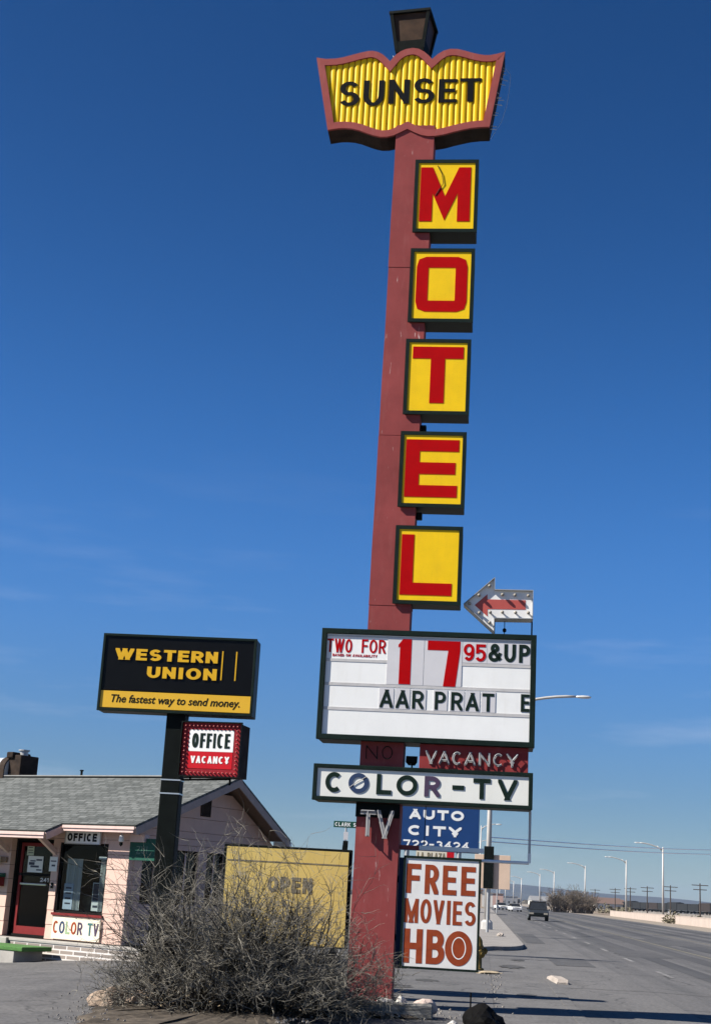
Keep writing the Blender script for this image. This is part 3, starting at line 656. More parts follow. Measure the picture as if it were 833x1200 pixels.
MB().box(-.16, .16, -.16, 0, 0, .20).build('box', M_doorred, t, bevel=.01); MB().loft([[(-.175, -.18, .203), (.175, -.18, .203), (.175, 0, .203), (-.175, 0, .203)], [(-.175, -.15, .24), (.175, -.15, .24), (.175, 0, .29), (-.175, 0, .29)]]).build('lid', M_streetgreen, t)
t = thing('porch_light', 'cream porch light on the wall above the red mailbox', 'lamp', bw(-3.86, -0.02, 1.82), BR)
MB().box(-.05, .19, -.05, 0, .05, .17).build('back_plate', M_soffit, t, bevel=.008); MB().box(-.18, .02, -.15, -.052, 0, .18).build('lamp_shade', M_cream, t, bevel=.02)
t = thing('hanging_sign', 'dark green hanging board at the corner of the office gable', 'sign', bw(0.52, -0.02, 2.04), BR)
MB().box(-0.50, 0.52, -0.02, 0.02, 0, 0.46).build('board', M_streetgreen, t, bevel=.006)
mb = MB(); text(mb, 'ZUI', -0.30, 0.02, 0.14, 0.30, 0.022, -0.02, 0.005); mb.build('lettering', mat('dull_green_letter', (.10, .17, .13), .8), t)
mb = MB()
for x in (-.36, .4): mb.tube([(x, 0, .46), (x, 0, .66)], .008, 5)
mb.build('hook', M_black, t)
t = thing('corner_lamp', 'small white spot lamp under the eave corner beside the green board', 'lamp', bw(-0.06, -0.24, 2.40), BR)
mb = MB().lathe([(.02, .0), (.06, .02), (.05, .12), (.02, .16)], (0, 0, 0), 12); mb.build('lamp_shade', M_white, t, smooth=True); MB().tube([(0, 0, .16), (0, 0, .22)], .012, 6).build('stem', M_steel, t); MB().lathe([(.001, -.09), (.04, -.05), (.035, -.001)], (0, 0, 0), 10).build('bulb', M_black, t)
# turf covered step
t = thing('turf_step', 'green turf topped concrete step in front of the office porch', 'step', bw(-4.1, -0.95, -.2), BR)
MB().box(-2.0, 2.35, -.42, .42, -.1, .25).build('concrete_block', M_conc, t, bevel=.012); MB().box(-2.05, 2.60, -.44, .44, .252, .345).build('turf', M_greenturf, t, bevel=.02)
# cooler on the roof ridge
t = thing('roof_cooler', 'dark rusty cooler box with pale rounded duct on the office roof ridge', 'air cooler', bw(-7.05, 3.35, 3.88), BR)
MB().box(-.24, .20, -.30, .34, 0, .78).build('housing', M_rustbox, t, bevel=.015)
rings = []
for x in (-1.35, -.242): rings.append([(x, -.42, .1), (x, .42, .1)]+[(x, .42*math.cos(R(a)), .40+.34*math.sin(R(a))) for a in range(0, 181, 15)])
MB().loft(rings).build('duct', M_duct, t)
MB().loft([[(x, y*1.07, (z-.1)*1.06+.1) for _, y, z in rings[0]] for x in (-.46, -.244)]).build('shaded_end', M_rustbox, t)  # added dark band stands in for the shaded end of the duct
MB().box(-.30, -.06, -.36, .30, .70, .86).build('tray', M_rustbox, t, bevel=.03)
MB().lathe([(.11, 0), (.11, .12), (.15, .13), (.15, .16), (.001, .17)], (-.02, 0, .782), 14).build('flue', M_steel, t)
t = thing('roof_vent', 'short dark vent pipe on the office roof ridge', 'vent', bw(-4.6, 3.03, 4.11), BR)
MB().lathe([(.03, 0), (.03, .12), (.05, .125), (.05, .15), (.001, .16)], (0, 0, 0), 10).build('pipe', M_black, t)

# ================================================================ THE MOTEL SIGN
SB = Vector((0.604, 22.486, 0)); SA = R(-6.5)
def S(u, z, y=0.0): return SB+Matrix.Rotation(SA, 3, 'Z') @ Vector((u, y, z))
# tall post, leaning very slightly
t = thing('sign_pylon', 'tall square maroon sign post with chipped paint standing in the planter', 'sign post', S(0.0, 0), SA)
lx = lambda z: 0.012+0.0060*z
mb = MB(); hs = []
for k, zz in enumerate((-.05, 2.95, 6.05, 8.9, 11.9)):
    zt = (2.95, 6.05, 8.9, 11.9, 14.6)[k]; i_ = .004*(k % 2); hs += [(zz+.004, i_), (zz+.9, i_-.003), (zz+1.8, i_+.003), (zt-.012, i_), (zt-.008, .008), (zt, .008)]
mb.loft([[(lx(z)-.335+i, -.25+i, z), (lx(z)+.335-i, -.25+i, z), (lx(z)+.335-i, .25-i, z), (lx(z)-.335+i, .25-i, z)] for z, i in hs])
M_chip = mat('chipped_maroon', (0.255, 0.052, 0.050), 0.75, 0.16, 1.6, dirt=0.45, dirtc=(0.32, 0.11, 0.10), bump=0.06, spec=0.15)
def chips(m):
    n = m.node_tree.nodes; l = m.node_tree.links; p = n['Principled BSDF']; src = p.inputs['Base Color'].links[0].from_socket
    tcn = n.new('ShaderNodeTexCoord'); mpn = n.new('ShaderNodeMapping'); mpn.inputs['Scale'].default_value = (9, 9, 1.3); l.new(tcn.outputs['Object'], mpn.inputs[0])
    x = n.new('ShaderNodeTexNoise'); x.inputs['Scale'].default_value = 2.2; x.inputs['Detail'].default_value = 5; l.new(mpn.outputs[0], x.inputs['Vector'])
    r = n.new('ShaderNodeValToRGB'); r.color_ramp.elements[0].position = .68; r.color_ramp.elements[1].position = .74; l.new(x.outputs['Fac'], r.inputs[0])
    mm = n.new('ShaderNodeMixRGB'); l.new(r.outputs[0], mm.inputs[0]); l.new(src, mm.inputs[1]); mm.inputs[2].default_value = (.62, .48, .45, 1); l.new(mm.outputs[0], p.inputs['Base Color'])
chips(M_chip)
mb.build('post', M_chip, t)
mb = MB()
for z in (7.6, 9.1, 12.2): mb.box(lx(z)+.337, lx(z)+.43, -.06, .06, z-.06, z+.05)
mb.build('electrical_box', M_black, t, bevel=.01)

M_glint = mat('broken_glass_tube', (.75, .74, .72), .2, .05, 4)
# fluted yellow name panel
UC, Z0 = 0.0, 14.28
t = thing('fluted_sign', 'wavy edged yellow fluted sign with black letters at the top of the maroon post', 'sign', S(UC, Z0+.080), SA)
out = [(-1.723, 15.863), (-1.548, 15.833), (-1.375, 15.840), (-1.25, 15.862), (-1.133, 15.896), (-1.0, 15.936), (-0.89, 15.965), (-0.80, 15.985), (-0.719, 15.988), (-0.63, 15.965), (-0.544, 15.917), (-0.47, 15.848), (-0.405, 15.775), (-0.36, 15.84), (-0.299, 15.914), (-0.22, 15.975), (-0.133, 16.017), (-0.012, 16.038), (0.09, 16.02), (0.18, 15.97), (0.26, 15.90), (0.339, 15.812), (0.385, 15.86), (0.433, 15.906), (0.53, 15.975), (0.647, 16.012), (0.78, 16.008), (0.915, 15.972), (1.04, 15.93), (1.159, 15.898), (1.26, 15.88), (1.353, 15.879), (1.48, 15.905), (1.616, 15.947),
       (1.384, 14.470), (1.22, 14.465), (1.061, 14.447), (0.92, 14.415), (0.777, 14.378), (0.6, 14.325), (0.446, 14.297), (0.32, 14.293), (0.207, 14.315), (0.08, 14.37), (-0.039, 14.436), (-0.16, 14.37), (-0.273, 14.312), (-0.39, 14.283), (-0.513, 14.283), (-0.64, 14.315), (-0.758, 14.360), (-0.88, 14.41), (-1.005, 14.443), (-1.13, 14.455), (-1.248, 14.453), (-1.44, 14.421)]
def inset(p, d):
    n = len(p); q = []; a = sum(p[k][0]*p[(k+1) % n][1]-p[(k+1) % n][0]*p[k][1] for k in range(n)); sg = 1 if a > 0 else -1
    for k in range(n):
        v0, v1, v2 = Vector(p[k-1]), Vector(p[k]), Vector(p[(k+1) % n]); d1 = (v1-v0).normalized(); d2 = (v2-v1).normalized()
        n1 = Vector((-d1.y, d1.x))*sg; n2 = Vector((-d2.y, d2.x))*sg; m_ = (n1+n2).normalized(); q.append(tuple(v1+m_*d/max(.55, m_.dot(n1))))
    return q
inn = inset(out, 0.125)
O3 = (UC, 0, Z0)
MB(O3).prism(out, -.22, .22).build('cabinet', M_rustbox, t)
MB(O3).ring(out, inn, -.272, -.222).build('rim', M_pink_trim, t)
def yspan(p, x):
    zs = []
    for k in range(len(p)):
        a, b = p[k-1], p[k]
        if (a[0]-x)*(b[0]-x) < 0: zs.append(a[1]+(x-a[0])/(b[0]-a[0])*(b[1]-a[1]))
    return (min(zs), max(zs)) if len(zs) > 1 else None
mb = MB(O3); nf = 29; xl, xr = min(p[0] for p in inn)+.004, max(p[0] for p in inn)-.004; pitch = (xr-xl)/nf
for k in range(nf):
    c = xl+pitch*(k+.5); w_ = pitch*.45; ring_lo, ring_hi = [], []
    for j in range(7):
        a = PI*j/6; x = c-w_*math.cos(a); s2 = yspan(inn, x)
        if s2 is None: s2 = yspan(inn, c) or (15.0, 15.0)
        y = -.224-.020*math.sin(a); ring_lo.append((x, y, s2[0])); ring_hi.append((x, y, s2[1]))
    mb.loft([ring_lo, ring_hi], cap=False)
mb.build('fluted_panel', M_yelflute, t, smooth=False)
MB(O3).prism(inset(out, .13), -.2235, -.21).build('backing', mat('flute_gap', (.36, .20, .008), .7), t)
for c, (a, b, z0, z1) in (('S', (-1.273, -.921, 14.906, 15.387)), ('U', (-.848, -.483, 14.903, 15.405)), ('N', (-.401, -.037, 14.944, 15.418)), ('S', (.034, .402, 14.952, 15.441)), ('E', (.474, .797, 14.96, 15.421)), ('T', (.845, 1.219, 14.973, 15.434))):
    glyph(MB(O3), c, a, b, z0, z1, .098, -.243, .009, 0, .064).build('letter', M_blackletter, t)
# broken neon loops and bird wires along the edge
for k in range(40):
    i = rng.randrange(0, 33) if k < 24 else 33
    a, b = Vector(out[i]), Vector(out[i+1]); p = a.lerp(b, rng.random()); y = rng.uniform(-.22, .18)
    d = Vector((0, 0, 1)) if i != 33 else Vector((1, 0, -.2))
    e = d*rng.uniform(.03, .10)+Vector((rng.uniform(-.04, .04), 0, rng.uniform(-.02, .02)))
    MB(O3).tube([(p.x, y, p.y), (p.x+e.x, y, p.y+e.z)], .006, 4).build('wire_stub', M_glint, t)
MB(O3).tube([(1.60, .15, 15.9), (1.72, .15, 15.75), (1.70, .15, 15.4), (1.66, .15, 15.1), (1.58, .15, 14.8), (1.40, .15, 14.47)], .003, 4).build('loose_wire', M_glint, t)

# lantern on top
t = thing('lantern', 'dark tapered lantern with brown pane at the very top of the sign', 'lantern', S(-.04, 16.02, .02), SA-R(8))
def taper(wa, wb, z0, z1): return [[(-wa, -wa, z0), (wa, -wa, z0), (wa, wa, z0), (-wa, wa, z0)], [(-wb, -wb, z1), (wb, -wb, z1), (wb, wb, z1), (-wb, wb, z1)]]
mb = MB()
za, zb, wa, wb = .10, .78, .235, .335
for sx_ in (-1, 1):
    for sy_ in (-1, 1):
        mb.loft([[(sx_*wa-.03, sy_*wa-.03, za), (sx_*wa+.03, sy_*wa-.03, za), (sx_*wa+.03, sy_*wa+.03, za), (sx_*wa-.03, sy_*wa+.03, za)], [(sx_*wb-.03, sy_*wb-.03, zb), (sx_*wb+.03, sy_*wb-.03, zb), (sx_*wb+.03, sy_*wb+.03, zb), (sx_*wb-.03, sy_*wb+.03, zb)]])
mb.loft(taper(.255, .285, .06, .26)); mb.loft(taper(.20, .235, -.12, .058)); mb.loft(taper(.375, .375, zb+.002, zb+.05))
mb.build('frame', M_black, t)
mb = MB(); mb.loft(taper(.262, .322, .262, zb-.001)); mb.build('pane', mat('brown_lantern_glass', (.038, .020, .010), .5, .3, 4, c2=(.07, .038, .02), spec=.15), t)
mb = MB().lathe([(.32, 0), (.18, .04), (.05, .06), (.025, .11), (.04, .13), (.010, .17), (.001, .20)], (0, 0, zb+.052), 14); mb.build('finial', M_steel, t, smooth=True)

# five stacked letter boxes
def letter_box(ch, label, u0, u1, z0, z1, gb, w):
    z0, z1 = 1.6+(z0-1.6)*1.0043, 1.6+(z1-1.6)*1.0043
    uc = (u0+u1)/2; o3 = (uc, 0, z0)
    t = thing('letter_box', label, 'sign', S(uc, z0), SA, 'square yellow letter signs stacked up the post')
    mb = MB(o3); mb.box(u0, u1, -.27, .20, z0, z1); mb.build('cabinet', M_dkgreen, t, bevel=.012)
    MB(o3).frame(u0-.012, u1+.012, z0-.012, z1+.012, .060, -.305, -.268).build('rim', M_dkgreen, t)
    MB(o3).box(u0+.05, u1-.05, -.290, -.272, z0+.05, z1-.05).build('face', M_yel, t)
    mb = MB(o3); a, b, c, d = gb
    if ch == 'M':
        iw = .215
        mb.prism([(a, c), (a+iw, c), (a+iw, c+(d-c)*.52), ((a+b)/2, c+.02), (b-iw, c+(d-c)*.52), (b-iw, c), (b, c), (b, d), (b-iw*.95, d), ((a+b)/2, c+(d-c)*.46), (a+iw*.95, d), (a, d)], -.296, -.289)
    elif ch == '#': glyph(mb, '#', a, b, c, d, w, -.289, .006)
    elif ch == 'T': mb.box(a, b, -.2955, -.289, d-.21, d); mb.box((a+b)/2-.118, (a+b)/2+.118, -.295, -.289, c, d-.21)
    elif ch == 'E':
        mb.box(a, a+.225, -.2955, -.289, c, d)
        for zz, xx in ((c+.10, b-.015), ((c+d)/2, b-.05), (d-.10, b)): mb.box(a+.225, xx, -.295, -.289, zz-.10, zz+.10)
    else: mb.box(a, a+.20, -.2955, -.289, c, d); mb.box(a+.20, b, -.295, -.289, c, c+.20)
    mb.build('letter', M_red, t)
    return t
tM = letter_box('M', 'yellow box sign with red letter M, topmost of the five stacked boxes', .144, 1.214, 12.50, 13.835, (.235, 1.095, 12.735, 13.755), .2)
letter_box('#', 'yellow box sign with red letter O, second from top of the stack', .135, 1.200, 10.86, 12.17, (.238, 1.095, 11.075, 12.075), .20)
letter_box('T', 'yellow box sign with red letter T, middle of the stack', .127, 1.187, 9.235, 10.53, (.238, 1.080, 9.455, 10.445), .2)
letter_box('E', 'yellow box sign with red letter E, fourth from top of the stack', .112, 1.165, 7.66, 8.915, (.200, 1.062, 7.845, 8.820), .2)
letter_box('L', 'yellow box sign with red letter L, lowest of the stacked boxes', .104, 1.160, 6.07, 7.325, (.196, 1.020, 6.225, 7.215), .2)
mb = MB((.679, 0, 12.50)); mb.tube([(.52, -.300, 13.74), (.60, -.302, 13.58), (.63, -.303, 13.40), (.56, -.302, 13.28), (.50, -.300, 13.17)], .006, 4); mb.build('crack', M_blackletter, tM)

# arrow with bulbs
uc, z0 = 1.9, 5.67; o3 = (uc, 0, z0)
t = thing('arrow_sign', 'white arrow with red centre and bulbs pointing left above the message board', 'arrow sign', S(uc, z0), SA)
ao = [(1.215, 6.125), (1.700, 6.575), (1.705, 6.375), (2.308, 6.380), (2.312, 5.915), (1.712, 5.905), (1.710, 5.690)]
MB(o3).prism(ao, -.17, .10).build('body', M_arrowwhite, t)
MB(o3).ring(ao, inset(ao, .012), -.226, -.168).build('rim', mat('arrow_rim', (.30, .31, .32), .5, .15, 5, dirt=.3), t)
ai = [(1.391, 6.117), (1.587, 6.300), (1.590, 6.217), (2.190, 6.222), (2.193, 6.070), (1.595, 6.060), (1.598, 5.940)]
MB(o3).prism(ai, -.174, -.168).build('red_arrow', M_arrowred, t)
for x, z in ((1.310, 6.129), (1.457, 6.270), (1.618, 6.425), (1.826, 6.290), (2.022, 6.290), (2.232, 6.285), (2.237, 6.010), (2.037, 6.008), (1.832, 6.007), (1.640, 6.000), (1.470, 5.985), (1.636, 5.835)):
    mb = MB((0, 0, 0)).lathe([(.014, 0), (.014, .02), (.024, .038), (.028, .056), (.022, .074), (.001, .084)], (0, 0, 0), 10)
    b_ = mb.build('bulb', M_bulb, t, smooth=True); b_.location = (x-uc, -.170, z-z0); b_.rotation_euler = (R(90), 0, 0)
for x, rr_ in ((1.71, .012), (2.30, .014)): MB(o3).tube([(x, .01, 5.60), (x, .01, 5.92)], rr_, 6).build('support_rod', M_black, t)
mb = MB(o3); mb.tube([(1.87, 0, 5.60), (1.87, 0, 5.92)], .007, 5); mb.lathe([(.001, -.04), (.03, -.02), (.03, .02), (.001, .04)], (1.87, 0, 5.76), 8); mb.build('hanger_wire', M_black, t)

# changeable message board
u0, u1, z0, z1 = -.975, 2.362, 3.895, 5.615; uc = (u0+u1)/2; o3 = (uc, 0, z0)
t = thing('message_board', 'large white changeable letter board in dark frame offering two for 17 95 and up', 'sign', S(uc, z0), SA)
MB(o3).box(u0, u1, -.30, .36, z0, z1).build('cabinet', M_dkgreen, t, bevel=.012)
MB(o3).frame(u0-.01, u1+.01, z0-.01, z1+.01, .082, -.42, -.302).build('rim', M_dkgreen, t, bevel=.006)
MB(o3).box(u0+.075, u1-.075, -.385, -.31, z0+.075, z1-.075).build('face', M_white, t)
for za, zb in ((5.105, 5.150), (4.728, 4.775), (4.345, 4.392), (5.50, 5.525)):
    MB(o3).box(u0+.075, u1-.075, -.3905, -.384, za, zb).build('rail', M_rail, t)
for a, b, c, d in ((.061, .632, 4.775, 5.51), (.641, 1.225, 4.775, 5.505), (1.235, 1.61, 5.155, 5.49), (1.615, 2.28, 5.155, 5.49), (-.035, .19, 4.395, 4.715), (.215, .44, 4.395, 4.715), (.465, .69, 4.395, 4.715), (.81, 1.02, 4.395, 4.715), (1.06, 1.28, 4.395, 4.715), (1.295, 1.52, 4.395, 4.715), (1.545, 1.76, 4.395, 4.715)):
    MB(o3).box(a, b, -.3925, -.386, c, d).build('letter_plate', M_plate, t)
yl = -.3926
for s, a, b, c, d, w in (('TWO', -.893, -.50, 5.247, 5.462, .036), ('FOR', -.349, .029, 5.252, 5.467, .036)):
    for ch, p, q in text_boxes(s, a, b, .2): glyph(MB(o3), ch, p, q, c, d, .030, -.3852, .004).build('letter', M_red, t)
mb = MB(o3); text(mb, 'BASED ON AVAILABILITY', -.80, -.10, 5.186, 5.226, .009, -.3855, .003); mb.build('lettering', M_red, t)
mb = MB(o3); mb.prism([(.255, 4.783), (.436, 4.783), (.436, 5.495), (.30, 5.495), (.228, 5.40), (.228, 5.36), (.255, 5.37)], yl-.003, yl+.0004); mb.build('letter', M_red, t)
mb = MB(o3); mb.prism([(.687, 5.483), (1.196, 5.483), (1.196, 5.33), (1.135, 4.773), (.945, 4.773), (1.01, 5.335), (.687, 5.335)], yl-.003, yl+.0004); mb.build('letter', M_red, t)
for ch, a, b, c, d in (('9', 1.248, 1.413, 5.187, 5.455), ('5', 1.43, 1.595, 5.182, 5.453)): glyph(MB(o3), ch, a, b, c, d, .046, yl, .004).build('letter', M_red, t)
for ch, a, b, c, d in (('&', 1.632, 1.85, 5.186, 5.47), ('U', 1.875, 2.056, 5.186, 5.47), ('P', 2.105, 2.276, 5.186, 5.47)): glyph(MB(o3), ch, a, b, c, d, .056, yl, .004).build('letter', M_greenletter, t)
for ch, a, b in (('A', -.023, .18), ('A', .226, .429), ('R', .479, .656), ('P', .829, .998), ('R', 1.081, 1.257), ('A', 1.307, 1.507), ('T', 1.56, 1.74)): glyph(MB(o3), ch, a, b, 4.410, 4.690, .048, yl, .004).build('letter', M_greenletter, t)
glyph(MB(o3), 'E', 2.150, 2.280, 4.430, 4.700, .048, -.386, .006).build('letter', M_greenletter, t)

# vacancy neon panel below the board, and NO / TV neon on the post
def neon(mb, ch, x0, x1, z0, z1, y, r=.011):
    for g in G[ch]:
        if g[0] == 'l': ps = [(g[1], g[2]), (g[3], g[4])]
        else: ps = g[1]+([g[1][0]] if g[0] == 'o' else [])
        ps = [(x0+p[0]*(x1-x0), y, z0+min(1, p[1])*(z1-z0)) for p in ps]; mb.tube(ps, r, 6)
        mb.tube([ps[0], (ps[0][0], y+.06, ps[0][2])], r, 5)
uc, z0 = 1.455, 3.51; o3 = (uc, 0, z0)
t = thing('neon_vacancy_sign', 'maroon panel with unlit neon VACANCY letters between message board and lower sign', 'neon sign', S(uc, z0), SA)
MB(o3).box(.625, 2.285, -.34, .30, 3.50, 3.882).build('panel', M_maroon, t, bevel=.006)
M_lettwhite = mat('faded_white_paint', (.30, .29, .285), .6, .1, 8)
for ch, a, b in (('V', .715, .895), ('A', .920, 1.095), ('C', 1.126, 1.284), ('A', 1.315, 1.490), ('N', 1.530, 1.710), ('C', 1.752, 1.915), ('Y', 1.950, 2.132)):
    mb = MB(o3); glyph(mb, ch, a, b, 3.580, 3.785, .036, -.342, .018); lt = mb.build('letter', M_lettwhite, t)
    mb = MB(o3); neon(mb, ch, a+.012, b-.012, 3.600, 3.770, -.395, .009); mb.build('neon_tube', M_neon, lt)
t = thing('neon_no_sign', 'unlit neon NO tubes on the maroon post under the message board', 'neon sign', S(0, 3.60, -.251), SA)
for ch, a, b in (('N', -.20, -.03), ('O', .05, .20)):
    mb = MB(); neon(mb, ch, a, b, .03, .22, -.06, .009); mb.build('neon_tube', M_black, t)
t = thing('neon_tv_sign', 'white neon TV letters with dark backs on the maroon post', 'neon sign', S(0, 2.43, -.251), SA)
MB().box(-.322, .355, -.012, -.001, .31, .525).build('back_panel', M_black, t)
for ch, a, b, z0_, z1_ in (('T', -.24, -.0, .02, .41), ('V', .01, .275, .0, .42)):
    mb = MB(); glyph(mb, ch, a, b, z0_, z1_, .062, -.03, .05); lt = mb.build('letter', M_lettwhite, t)
    mb = MB(); neon(mb, ch, a+.02, b-.02, z0_+.01, z1_-.01, -.13, .012); mb.build('neon_tube', M_neon, lt)
t = thing('flood_lamp', 'small dark flood lamp tucked between the post and the VACANCY panel', 'lamp', S(.50, 3.50, -.1), SA)
mb = MB().loft([[(-.05, -.05, .06), (.05, -.05, .06), (.05, .05, .10), (-.05, .05, .10)], [(-.09, -.16, .10), (.09, -.16, .10), (.09, -.10, .20), (-.09, -.10, .20)]]); mb.build('lamp_shade', M_black, t); MB().tube([(0, 0, 0), (0, 0, .09)], .014, 6).build('bracket', M_black, t)

# long white sign
u0, u1, z0, z1 = -.985, 2.352, 2.965, 3.500; uc = (u0+u1)/2; o3 = (uc, 0, z0)
t = thing('color_tv_box_sign', 'long white box sign in dark frame with spaced COLOR-TV letters', 'sign', S(uc, z0), SA)
MB(o3).box(u0, u1, -.30, .30, z0, z1).build('cabinet', M_dkgreen, t, bevel=.012)
MB(o3).frame(u0-.008, u1+.008, z0-.008, z1+.008, .060, -.40, -.302).build('rim', M_dkgreen, t, bevel=.006)
MB(o3).box(u0+.055, u1-.055, -.375, -.31, z0+.055, z1-.055).build('face', mat('warm_white_plastic', (.78, .77, .70), .45, .04, 2, dirt=.2, dirtc=(.5, .47, .38)), t)
for ch, a, b, m_ in (('C', -.80, -.53, M_greenletter), ('O', -.443, -.133, M_navy), ('L', -.011, .218, M_greenletter), ('O', .294, .613, M_greenletter), ('R', .722, .958, M_plum), ('T', 1.462, 1.722, M_greenletter), ('V', 1.834, 2.126, M_greenletter)):
    glyph(MB(o3), ch, a, b, 3.085, 3.390, .066, -.376, .008).build('letter', m_, t)
MB(o3).box(1.146, 1.324, -.384, -.374, 3.205, 3.272).build('hyphen', M_greenletter, t)
mb = MB(o3); mb.tube([(-.42, -.386, 3.17), (-.33, -.386, 3.24), (-.25, -.387, 3.29), (-.17, -.386, 3.34)], .005, 4); mb.build('scratch', M_lettwhite, t)

# pipe bracket hanging at the right of the long sign
t = thing('pipe_bracket', 'bent pipe bracket hanging below the right end of the long white sign', 'bracket', S(2.335, 2.2), SA)
mb = MB((2.335, 0, 2.2)); mb.tube([(2.335, 0, 2.96), (2.335, 0, 2.33)], .020, 8); mb.build('dark_pipe', M_steel, t)
mb = MB((2.335, 0, 2.2)); mb.tube([(2.335, 0, 2.328), (2.335, 0, 2.185)], .026, 8); mb.tube([(2.335, 0, 2.185), (1.55, 0, 2.185)], .024, 8); mb.build('white_pipe', M_white, t)
t = thing('cross_bar', 'white painted cross bar with red end fixed to the maroon post', 'bracket', S(.40, 2.34), SA)
mb = MB((.40, 0, 2.34)); mb.box(.66, 1.645, -.05, .05, 2.297, 2.365); mb.build('white_bar', M_white, t, bevel=.006); MB((.40, 0, 2.34)).box(.345, .655, -.045, .045, 2.295, 2.36).build('red_bar', M_pink_trim, t)
mb = MB((.40, 0, 2.34)); mb.tube([(.735, -.02, 2.372), (.735, -.02, 2.96)], .007, 5); mb.build('hanger_rod', M_black, t)

# hand painted free movies sign
u0, u1, z0, z1 = .455, 1.613, .575, 2.195; uc = (u0+u1)/2; o3 = (uc, 0, z0)
t = thing('free_movies_sign', 'white upright sign with hand painted rust brown FREE MOVIES letters', 'sign', S(uc, z0, -.0), SA)
mb = MB(o3); mb.box(u0, u1, -.23, -.05, z0, z1); mb.build('cabinet', M_dkgreen, t)
MB(o3).frame(u0-.006, u1+.006, z0-.006, z1+.006, .034, -.27, -.231).build('rim', M_dkgreen, t)
MB(o3).box(u0+.025, u1-.025, -.256, -.235, z0+.025, z1-.025).build('face', mat('hand_painted_white', (.74, .73, .70), .6, .05, 4, dirt=.3, dirtc=(.5, .46, .42)), t)
MB(o3).box(.375, .449, -.20, -.05, .56, 2.17).build('side_board', mat('dark_navy_board', (.006, .018, .05), .6, .2, 4, spec=.2), t)
mb = MB(o3); mb.box(.352, .372, -.16, -.10, .95, 1.05); mb.box(.356, .372, -.16, -.10, 1.80, 1.90); mb.build('mount', M_black, t)
for ch, a, b, c, d, w in (('F', .498, .715, 1.654, 2.085, .078), ('R', .777, .985, 1.653, 2.083, .076), ('E', 1.046, 1.255, 1.653, 2.083, .076), ('E', 1.323, 1.538, 1.656, 2.080, .078),
        ('M', .488, .697, 1.225, 1.576, .052), ('O', .728, .894, 1.228, 1.578, .052), ('V', .921, 1.082, 1.224, 1.572, .052), ('I', 1.122, 1.180, 1.226, 1.573, .054), ('E', 1.214, 1.350, 1.225, 1.571, .052), ('S', 1.388, 1.556, 1.226, 1.572, .052),
        ('H', .498, .779, .650, 1.140, .092), ('B', .835, 1.110, .651, 1.142, .092)):
    glyph(MB(o3), ch, a, b, c, d, w, -.2555, .003).build('letter', M_rust, t)
el = [(1.316+.202*math.cos(R(a)), .893+.250*math.sin(R(a))) for a in range(0, 360, 9)]
lo_ = MB(o3).prism(el, -.2590, -.2555).build('letter', M_rust, t)
e1 = [(1.320+.106*math.cos(R(a)), .898+.160*math.sin(R(a))) for a in range(0, 360, 9)]; e2 = [(1.320+.092*math.cos(R(a)), .898+.146*math.sin(R(a))) for a in range(0, 360, 9)]
MB(o3).ring(e1, e2, -.2605, -.2585).build('white_outline', M_white, lo_)

# ================================================================ WIRE TRANSFER SIGN AND ITS POST
WB = Vector((-2.90, 25, 0))
WS = 1.0
WB = Vector((WB.x*WS, WB.y*WS, 1.6*(1-WS)))
t = thing('black_sign_post', 'black square steel post carrying the black and gold sign', 'sign post', WB, R(-5))
mb = MB().loft([[(-.165-x, -.165, z), (.165-x, -.165, z), (.165-x, .165, z), (-.165-x, .165, z)] for x, z in ((-.0, -.32), (-.0, 4.46))]); mb.build('post', M_black, t, bevel=.01)
for z in (3.10, 3.33): MB().frame(-.172, .172, -.172, .172, .01, 0, .022).build('band', M_chrome, t).matrix_local = Matrix.Translation((0, 0, z)) @ Matrix.Rotation(R(-90), 4, 'X')
u0, u1, z0, z1 = -1.36, 1.36, 4.45, 5.80
t.scale = (WS,)*3
t = thing('money_transfer_sign', 'black box sign with raised gold lettering and gold band on the black post', 'sign', WB+Vector((-.025, 0, 0)), R(-5))
MB().box(u0, u1, -.20, .22, z0, z1).build('cabinet', M_dkgreen, t, bevel=.012)
MB().frame(u0-.005, u1+.005, z0-.005, z1+.005, .045, -.26, -.202).build('rim', M_dkgreen, t, bevel=.005)
MB().box(u0+.04, u1-.04, -.24, -.205, z0+.36, z1-.04).build('face', M_wublack, t)
MB().box(u0+.04, u1-.04, -.242, -.205, z0+.055, z0+.345).build('gold_band', M_gold, t)
for s, a, b, c, d in (('WESTERN', -1.130, .695, 5.345, 5.545), ('UNION', -.535, .695, 5.045, 5.245)):
    for ch, p, q in text_boxes(s, a, b, .16): glyph(MB(), ch, p, q, c, d, .078, -.241, .016, 0, .044).build('letter', M_goldtext, t)
for x in (.775, 1.020): MB().box(x-.011, x+.011, -.248, -.240, 5.055, 5.565).build('gold_rule', M_goldtext, t)
font_text('The fastest way to send money.', M_blackletter, 'lettering', t, -1.13, 1.135, 4.555, 4.735, -.2425, .22, .012)
